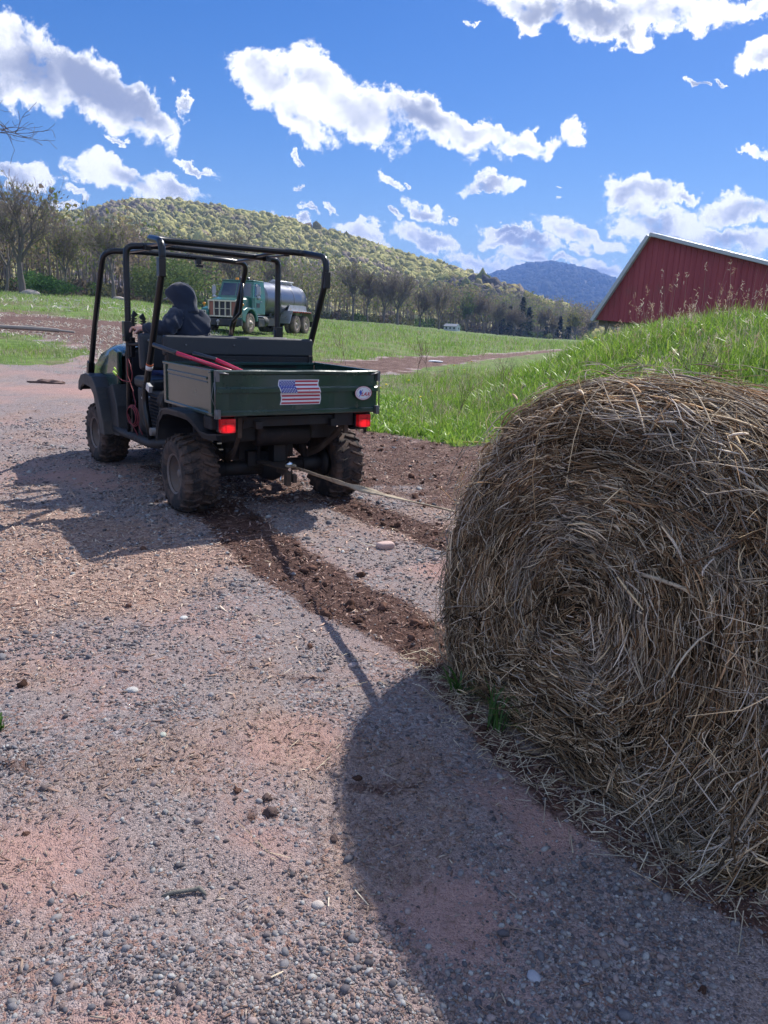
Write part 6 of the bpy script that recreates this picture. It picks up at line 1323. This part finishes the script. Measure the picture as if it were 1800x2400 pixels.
def bale():
    qs = np.concatenate([np.linspace(0.02,1,46), np.linspace(1.08,2,12), np.linspace(2.05,3,24)]); ts = np.linspace(0, 2*np.pi, 221)[:-1]; Q, T = np.meshgrid(qs, ts, indexing='ij')
    off = (fbm(T*6+Q*2, Q*26, 4, 3)-.5)*.045 - .012; p, n = bale_pt(Q, T, off); V = p.reshape(-1,3); na, nb = len(qs), len(ts)
    i, j = np.meshgrid(np.arange(na-1), np.arange(nb), indexing='ij'); F = np.stack([i*nb+j, i*nb+(j+1)%nb, (i+1)*nb+(j+1)%nb, (i+1)*nb+j], -1).reshape(-1,4)
    # back cap
    b0 = (na-1)*nb; c = V[b0:b0+nb].mean(0); V = np.vstack([V, c]); F = np.vstack([F, np.array([(b0+k, b0+(k+1)%nb, len(V)-1, len(V)-1) for k in range(nb)])[:, :4]]); F2 = F[:-nb]
    m, nt, b, out = new_mat('packed_hay'); a = nt.nodes.new('ShaderNodeAttribute'); a.attribute_name = 'uvq'; 
    u = nt.nodes.new('ShaderNodeAttribute'); u.attribute_name = 'bq'; w = nt.nodes.new('ShaderNodeAttribute'); w.attribute_name = 'bt'
    cb = nt.nodes.new('ShaderNodeCombineXYZ'); nt.links.new(math_n(nt,'MULTIPLY',u.outputs['Fac'],70.0), cb.inputs[0]); nt.links.new(math_n(nt,'MULTIPLY',w.outputs['Fac'],7.0), cb.inputs[1])
    st = noise_n(nt, 1.0, 8, .75, vec=cb.outputs[0], dist=.6); st2 = noise_n(nt, 26, 6, .7)
    c1 = mixc(nt, ramp(nt, st, .35, .72), (.016,.013,.010), (.13,.095,.06)); c1 = mixc(nt, ramp(nt, st2, .5, .8), c1, (.045,.032,.022)); nt.links.new(c1, b.inputs['Base Color']); b.inputs['Roughness'].default_value = .95; b.inputs['Specular IOR Level'].default_value = .1
    n1 = bump(nt, None, st, 1.0, .03); bump(nt, b, st2, .6, .01, n1)
    bq = np.append(Q.ravel(), 3); bt = np.append(np.abs(T.ravel()-np.pi), 0)
    o = fast('hay_bale', V, F2, m, smooth=True, attrs={'bq': bq, 'bt': bt}); tag(o, 'big weathered round hay bale in the right foreground, its coiled end facing the yard', 'hay bale')
    capv = V[b0:b0+nb]; fast('back_face', np.vstack([capv, c]), np.array([(k, (k+1)%nb, nb) for k in range(nb)]), m, o)
    # straws
    rng = np.random.default_rng(17)
    def straws(N, qlo, qhi, kind, lift, wid, length, pal, name, label=None, wild=.0):
        SEG = 5; th = rng.uniform(0, 2*np.pi, N)
        if kind == 'face': q = np.sqrt(rng.uniform(qlo**2, qhi**2, N))
        else: q = rng.uniform(qlo, qhi, N)
        L = np.clip(rng.lognormal(math.log(length), .5, N), .03, .45); L = np.minimum(L, np.clip(np.where(q < 1, q*.75, .75), .07, 1)*.85); w = wid*rng.lognormal(-.05,.42,N); dev = rng.normal(0, .23, N) + np.where(rng.random(N) < .10+wild, rng.normal(0, 1.1, N), 0)
        rad = np.clip(np.where(q < 1, q*.75, .75), .07, 1); t = np.linspace(-.5, .5, SEG)[None]; dth = (L*np.cos(dev)/rad)[:,None]*t; dq_ = (L*np.sin(dev))[:,None]*t/np.where(q[:,None] < 1, .75, np.where(q[:,None] < 2, .18, 1.1)) + (rng.normal(0,.012,N)[:,None])*(t**2*4)
        qq = np.clip(q[:,None]+dq_, .015, 3); base = rng.exponential(lift, N)[:,None]; bow = rng.normal(0, .3, N)[:,None]*L[:,None]*.08
        fly = np.where(rng.random(N) < .10+wild*.6, rng.exponential(.022, N), 0)[:,None]*np.abs(t*2+np.where(rng.random(N) < .5, 1, -1)[:,None])*.7
        off = base + np.abs(bow)*(1-4*t*t) + fly + .002; p, n = bale_pt(qq, th[:,None]+dth, off); tan = np.gradient(p, axis=1); tan /= np.maximum(np.linalg.norm(tan, axis=2, keepdims=True),1e-9)
        sag = fly*rng.uniform(0,1,N)[:,None]; p[:,:,2] -= sag*.8; p[:,:,2] = np.maximum(p[:,:,2], .004)
        s = np.cross(tan, n); s /= np.maximum(np.linalg.norm(s, axis=2, keepdims=True),1e-9); roll = rng.uniform(-1,1,N)[:,None,None]; s2 = s*np.cos(roll)+n*np.sin(roll); n2 = np.cross(s2, tan)
        taper = np.array([.6,1,1,.95,.5])[None,:,None]*w[:,None,None]
        A = p-s2*taper; B = p+s2*taper; C_ = p+n2*taper*.8
        Vv = np.stack([A,B,C_],2).reshape(N, SEG*3, 3); f = []
        for k in range(SEG-1):
            for a_, b_ in ((0,1),(1,2),(2,0)): f.append((3*k+a_, 3*k+b_, 3*k+3+b_, 3*k+3+a_))
        Fv = (np.array(f)[None]+(np.arange(N)*SEG*3)[:,None,None]).reshape(-1,4); pal = np.array(pal); zone = fbm(q*5, th*1.6, 3, 88)
        ki = np.clip(((zone-.28)/.44*len(pal)+rng.normal(0,1.6,N)).astype(int), 0, len(pal)-1); c = pal[ki]*np.array([1.18,1.08,.96])*(rng.uniform(.55,1.15,(N,1))*(.72+.5*sst(.35,.65,fbm(q*9+3, th*3.1, 3, 99)))[:,None]); C = np.repeat(c, SEG*3, 0)
        so = fast(name, Vv.reshape(-1,3), Fv, STRAW, o, colors=C); so['kind'] = 'stuff'; return so
    dark = [(.05,.037,.026),(.12,.085,.055),(.22,.15,.09),(.17,.11,.07),(.28,.19,.12),(.09,.075,.06),(.20,.165,.13)]
    mid = [(.34,.24,.15),(.46,.33,.20),(.40,.34,.27),(.24,.15,.09),(.54,.43,.30),(.42,.28,.17),(.50,.44,.36)]
    lite = [(.66,.56,.42),(.74,.66,.53),(.58,.54,.48),(.68,.56,.38),(.52,.48,.44)]
    straws(36000, .02, 1.25, 'face', .006, .0017, .075, dark, 'straw'); straws(27000, .02, 1.3, 'face', .010, .0015, .075, mid, 'straw'); straws(12000, .05, 1.3, 'face', .015, .0015, .06, lite, 'straw', wild=.10)
    straws(9000, 1.0, 2.1, 'rim', .008, .0016, .11, dark, 'straw'); straws(9000, 1.0, 2.1, 'rim', .014, .0015, .12, mid, 'straw', wild=.05); straws(4200, 1.0, 2.2, 'rim', .020, .0019, .10, lite, 'straw', wild=.12)
    straws(10000, 2.0, 3.0, 'side', .008, .0016, .14, dark+mid, 'straw'); straws(9000, 2.0, 3.0, 'side', .014, .0017, .16, mid+lite, 'straw', wild=.12)
    # a few long pale stems lying across the end
    lm = MB(); 
    def on(qv, tv, of): p, n = bale_pt(np.array([qv]), np.array([tv]), np.array([of])); return Vector(p[0])
    STEM = mat('pale_stem', (.46,.37,.26), .7)
    for (q0,t0,q1,t1,r) in ((.44,.78,.66,.50,.006),(.50,-.32,.30,-.05,.0028),(.47,-.30,.33,.05,.0024),(.62,.9,.30,1.0,.002),(.15,1.2,.75,1.5,.0016),(.5,-.8,.85,-1.0,.003),(.7,3.0,.95,2.8,.0024),(.8,1.9,.9,1.55,.0026),(.25,3.3,.42,2.9,.0022),(.9,-.9,.6,-.7,.0022)):
        pts = [on(q0+(q1-q0)*k/5, t0+(t1-t0)*k/5, .026+.012*math.sin(k*.63)) for k in range(6)]; MB().tube(pts, r, 6).build('stem', STEM, o)
def litter():
    rng = np.random.default_rng(23); N = 1050; k = rng.random(N) < .86; t = rng.random(N)*(len(FOOT)-1.001); i = t.astype(int); f = t-i; FA = np.array(FOOT); base = FA[i]*(1-f)[:,None]+FA[i+1]*f[:,None]
    x = np.where(k, base[:,0]+rng.normal(.0,.05,N), 0); y = np.where(k, base[:,1]+rng.normal(-.01,.07,N), 0); nx, ny = near_points(N, 1.2, 8, .8, rng, -.2, .4); x = np.where(k, x, nx); y = np.where(k, y, ny)
    L = np.clip(rng.lognormal(math.log(.022), .6, N), .008, .09); bv = np.array([(-1,-1,0),(1,-.7,0),(1,.7,0),(-1,1,0),(0,0,1.4)]); bf = np.array([(0,1,4),(1,2,4),(2,3,4),(3,0,4)]); S = np.stack([L, rng.uniform(.0008,.002,N), rng.uniform(.001,.002,N)],1)
    V, F, idx = scatter(bv, bf, np.stack([x,y,terr(x,y)+rng.uniform(.003,.016,N)],1), rotmats(N,.22,rng), S); c = np.array([(.62,.52,.38),(.50,.42,.32),(.70,.62,.48),(.40,.32,.22)])[rng.integers(0,4,N)]*rng.uniform(.7,1.15,(N,1))
    o = fast('straw_litter', V, F, STRAW, colors=c[idx]); tag(o, 'loose pale straws fallen round the bale and over the yard', 'straw', kind='stuff')
STRAW = attr_mat('straw_blades', .75, .15, .12)
bale()
litter()
# ---------------------------------------------------------------- small things on the ground
def small():
    bv, bf = ico(3)
    def stone(name, label, x, y, s, col, seed, cat='stone', rz=0, sink=.3, flatb=0, grp=None, rough=.45, fq=1.6):
        n = fbm(bv[:,0]*fq+seed, bv[:,1]*fq+bv[:,2]*1.3, 4, seed)-.5; V = bv*(1+rough*n)[:,None]
        if flatb: V = np.sign(V)*np.abs(V)**flatb
        V = V*np.array(s); t = fast(name, V, bf, mat('stone_'+name, col, .85, dscale=8/max(s), bumpy=.5, bscale=6/max(s)), smooth=True); t.location = (x, y, float(terr(x,y))+s[2]*(1-2*sink)*.6); t.rotation_euler = (0,0,rz); return tag(t, label, cat, grp)
    stone('stone_chunk', 'pinkish block of stone lying alone between the two soil tracks', .02, 4.76, (.058,.038,.024), (.50,.36,.32), 3, 'stone', .4, .15, .6)
    stone('flat_stone', 'pale flat stone in the middle of the dark lane', 1.74, 30.6, (.30,.2,.06), (.55,.56,.58), 5, 'stone', .2, .1)
    for i, (x, y, r, c, l) in enumerate(((-.93,2.68,.019,(.42,.40,.38),'largest pale pebble on the left side of the yard'), (-.93,3.42,.016,(.50,.49,.47),'white pebble far left near the wood chips'), (-.72,2.36,.012,(.40,.42,.36),'greenish pale pebble in the gravel left of the middle'), (-.12,1.62,.013,(.46,.40,.36),'tan pebble right of the dark stick'), (-.10,2.98,.016,(.42,.33,.31),'pinkish round pebble beside a scuff in the middle of the yard'), (.38,1.42,.014,(.36,.36,.40),'bluish pebble in the shade at the lower right'))):
        stone('pebble', l, x, y, (r*1.3, r, r*.6), c, 11+i, 'pebble', i)
    for i, (x, y, r, l) in enumerate(((-.29,1.96,.021,'larger dark clod of soil in the middle of the foreground'), (-.31,2.02,.016,'small dark clod just above the larger one in the foreground'), (-.10,1.86,.013,'dark clod right of the larger one, by the shade'))):
        stone('soil_clod', l, x, y, (r*1.15, r*.8, r*.6), (.075,.045,.04), 31+i, 'soil clod', i, rough=1.7, fq=3.2)
    # stick
    x, y = -.455, 1.63; z = float(terr(x, y)); t = MB().tube([(-.052,-.012,.003),(-.03,-.004,.008),(.0,.003,.009),(.022,.008,.010),(.035,.011,.013),(.046,.004,.008),(.056,-.002,.004)], [.0035,.0055,.005,.005,.0065,.005,.002], 8).build('stick', mat('grey_bark', (.15,.14,.12), .9, dscale=40, bumpy=.6, bscale=200)); t.location = (x,y,z); tag(t, 'short crooked grey stick lying in the foreground gravel', 'stick')
    a = MB().tube([(-.028,.02,.004),(-.006,.018,.006),(.006,.0,.006),(.002,-.02,.004)], [.001,.0016,.0015,.0008], 6).build('twig', mat('brown_twig', (.13,.075,.05), .9)); a.location = (-.47,1.86,float(terr(-.47,1.86))); tag(a, 'thin curled brown twig above the crooked stick', 'twig')
    b_ = MB().tube([(-.17,.02,.02),(0,0,.03),(.17,-.02,.02)], .010, 6).build('stick', mat('fresh_wood', (.62,.42,.14), .7)); b_.location = (1.10,9.35,float(terr(1.10,9.35))); tag(b_, 'yellow split stick at the edge of the grass by the bale', 'stick')
    # fallen branch and roots at left
    pts = [(-2.6,.2,.08),(-1.6,.05,.14),(-.8,-.05,.13),(.2,.0,.12),(1.2,-.15,.10),(1.9,-.2,.06)]; c = MB().tube(bend(pts,.3), [.075]*3+[.07]*(len(bend(pts,.3))-6)+[.04]*3, 8).tube([(-.4,0,.12),(.1,.35,.2),(.5,.5,.16)], [.05,.03,.015], 6).build('fallen_branch', mat('grey_deadwood', (.33,.28,.24), .9, dscale=5, bumpy=.7, bscale=20)); c.location = (-12.8,27.2,float(terr(-12.8,27.2))); tag(c, 'long fallen branch lying across the green patch at the left', 'branch')
    for i, (px, D, s, l) in enumerate(((74,126,(1.4,.9,.6),'pale heap of field rocks right of the old tree'), (280,130,(1.0,.6,.45),'rock at the field edge behind the roll cage post'))): x, y, z = px_ground(px, D); stone('field_rock', l, x, y, s, (.36,.31,.27), 51+i, 'rock', .3*i)
    for i, (x, y, l) in enumerate(((-6.6,14.9,'low clump of dark wet soil at far left edge of the yard'), (-5.4,15.4,'second low soil clump nearer the vehicle at left'))):
        stone('soil_lump', l, x, y, (.28,.13,.05), (.14,.085,.07), 61+i, 'soil lump', rough=1.9, fq=3.5)
    # leafy tufts
    def tuft(x, y, n, h, w, label, seed, name='grass_tuft', cat='grass tuft', col=(.07,.15,.03)):
        rnd = random.Random(seed); V = []; F = []; C = []
        for i in range(n):
            a = rnd.uniform(0,6.28); l = rnd.uniform(.3,1)*h; ln = rnd.uniform(.3,1.1)*h; d = Vector((math.cos(a), math.sin(a), 0)); s = Vector((-d.y, d.x, 0))*w; k = len(V); c = np.array(col)*rnd.uniform(.7,1.4); b0 = Vector((rnd.gauss(0,h*.12), rnd.gauss(0,h*.12), 0))
            for j in range(4): t_ = j/4; p = b0+d*ln*t_**1.5+Vector((0,0,l*math.sin(t_*1.9))); V += [(p-s*(1-t_*.6))[:], (p+s*(1-t_*.6))[:]]; C += [c, c]
            V.append((b0+d*ln+Vector((0,0,l*.85)))[:]); C.append(c)
            for j in range(3): F.append((k+2*j, k+2*j+1, k+2*j+3)); F.append((k+2*j, k+2*j+3, k+2*j+2))
            F.append((k+6, k+7, k+8))
        t = fast(name, np.array(V), np.array(F), GRASS_M, colors=np.array(C)); t.location = (x,y,float(terr(x,y))); tag(t, label, cat)
    tuft(.43,2.50,34,.16,.0032,'green grass tuft growing at the foot of the hay bale', 1); tuft(.325,2.78,16,.10,.006,'small leafy sprig at the near lower corner of the hay bale', 2)
    tuft(-1.27,2.35,14,.05,.006,'tiny green weed in the gravel at the left edge', 3, 'weed', 'weed'); 
    # dandelions
    ym = mat('dandelion_yellow', (.75,.55,.02), .7); gm = mat('flower_stem', (.10,.2,.04), .7); rnd = random.Random(9); first = None; k = 0
    spots = [(905,905,'dandelion nearest the upper right corner of the tailgate'),(891,909,'dandelion touching the right edge of the tailgate from behind'),(958,894,'dandelion at the lower end of the dark lane'),(985,935,'dandelion below the lane among broad leaves'),(962,940,'lowest dandelion in the broad leaves at the foot of the bank'),(1064,860,'dandelion right of the flat stone at the lane edge'),(1088,867,'dandelion just under the lane between flat stone and bale'),(1105,850,'dandelion on the lane edge above the middle of the bank'),(1170,844,'dandelion in taller grass left of the barn foot'),(1240,828,'dandelion far up the lane where it narrows'),(1395,792,'dandelion on the crest below the left corner of the barn'),(1012,918,'dandelion alone in the middle of the broad leaf patch')]
    for (px, py, lab) in spots:
        d = ray(px, py); o_ = np.array([0,0,CAM_H]); t0 = 6.0
        while t0 < 60:
            p = o_+d*t0
            if p[2] <= float(terr(p[0],p[1]))+.22: break
            t0 += .05
        x, y = float(p[0]), float(p[1]); z = float(terr(x,y))
        if first is None:
            first = thing('dandelion', lab, 'dandelion', (x,y,z), 0, 'dandelions in the grass between yard and lane')
            MB().tube([(0,0,0),(.01,0,.12),(.0,.0,.24)], .003, 5).build('stem', gm, first); MB().lathe([(-.012,.006),(-.004,.022),(.006,.026),(.012,.016),(.013,.001)], (0,0,.25), (0,-.3,1), 14).build('flower_head', ym, first)
        else:
            r_ = first.copy(); COL.objects.link(r_); r_['label'] = lab; r_.location = (x,y,z); r_.rotation_euler = (0,0,rnd.uniform(0,6.28)); s = rnd.uniform(.75,1.2); r_.scale = (s,s,rnd.uniform(.85,1.1))
            for ch in list(first.children): c_ = ch.copy(); COL.objects.link(c_); c_.parent = r_
    # dead twiggy weeds
    def twiggy(px, D, h, label, seed, spread=.45):
        rnd = random.Random(seed); d = ray(px, 800); th = math.atan2(d[0], d[1]); x, y = D*math.sin(th), D*math.cos(th); s = branching(rnd, h, .006*h/.6, spread, 2, .5, (.1,0), .12); top = max(q.z for _,q,_,_,_ in s); s = [(p*(h/top), q*(h/top), a, b, l) for p,q,a,b,l in s]
        V, F = segs_mesh(s, 0, 99, minr=.0015*max(1,D/10)); m_ = [f for f in F]; quads = np.array([f for f in F]); t = fast('dead_weed', V, quads, mat('dead_stem', (.16,.10,.075), .9)); t.location = (x,y,float(terr(x,y))); t.rotation_euler = (0,0,rnd.uniform(0,6)); tag(t, label, 'weed', 'dead weeds standing in the grass')
    for (px, D, h, l, sd) in ((985,22,1.3,'forked dark weed above the stone in the lane',1),(1010,24,1.1,'slanting dark weed just right of the forked one',2),(815,24,1.2,'dark twiggy weed behind the right corner of the cargo bed',3),(1080,12,.9,'thin reddish stalk rising above the lane',4),(1195,9.5,.6,'low dead weed left of the bale top',5),(1180,14,.8,'pale thin weed near the middle of the bank',6),(1660,7.2,.75,'brown weed with round heads high on the bank at right',7),(1530,7.5,.7,'brown forked weed on the bank behind the bale top',8),(1700,6.8,.65,'rightmost brown weed on the bank',9)): twiggy(px, D, h*.8, l, sd)
small()
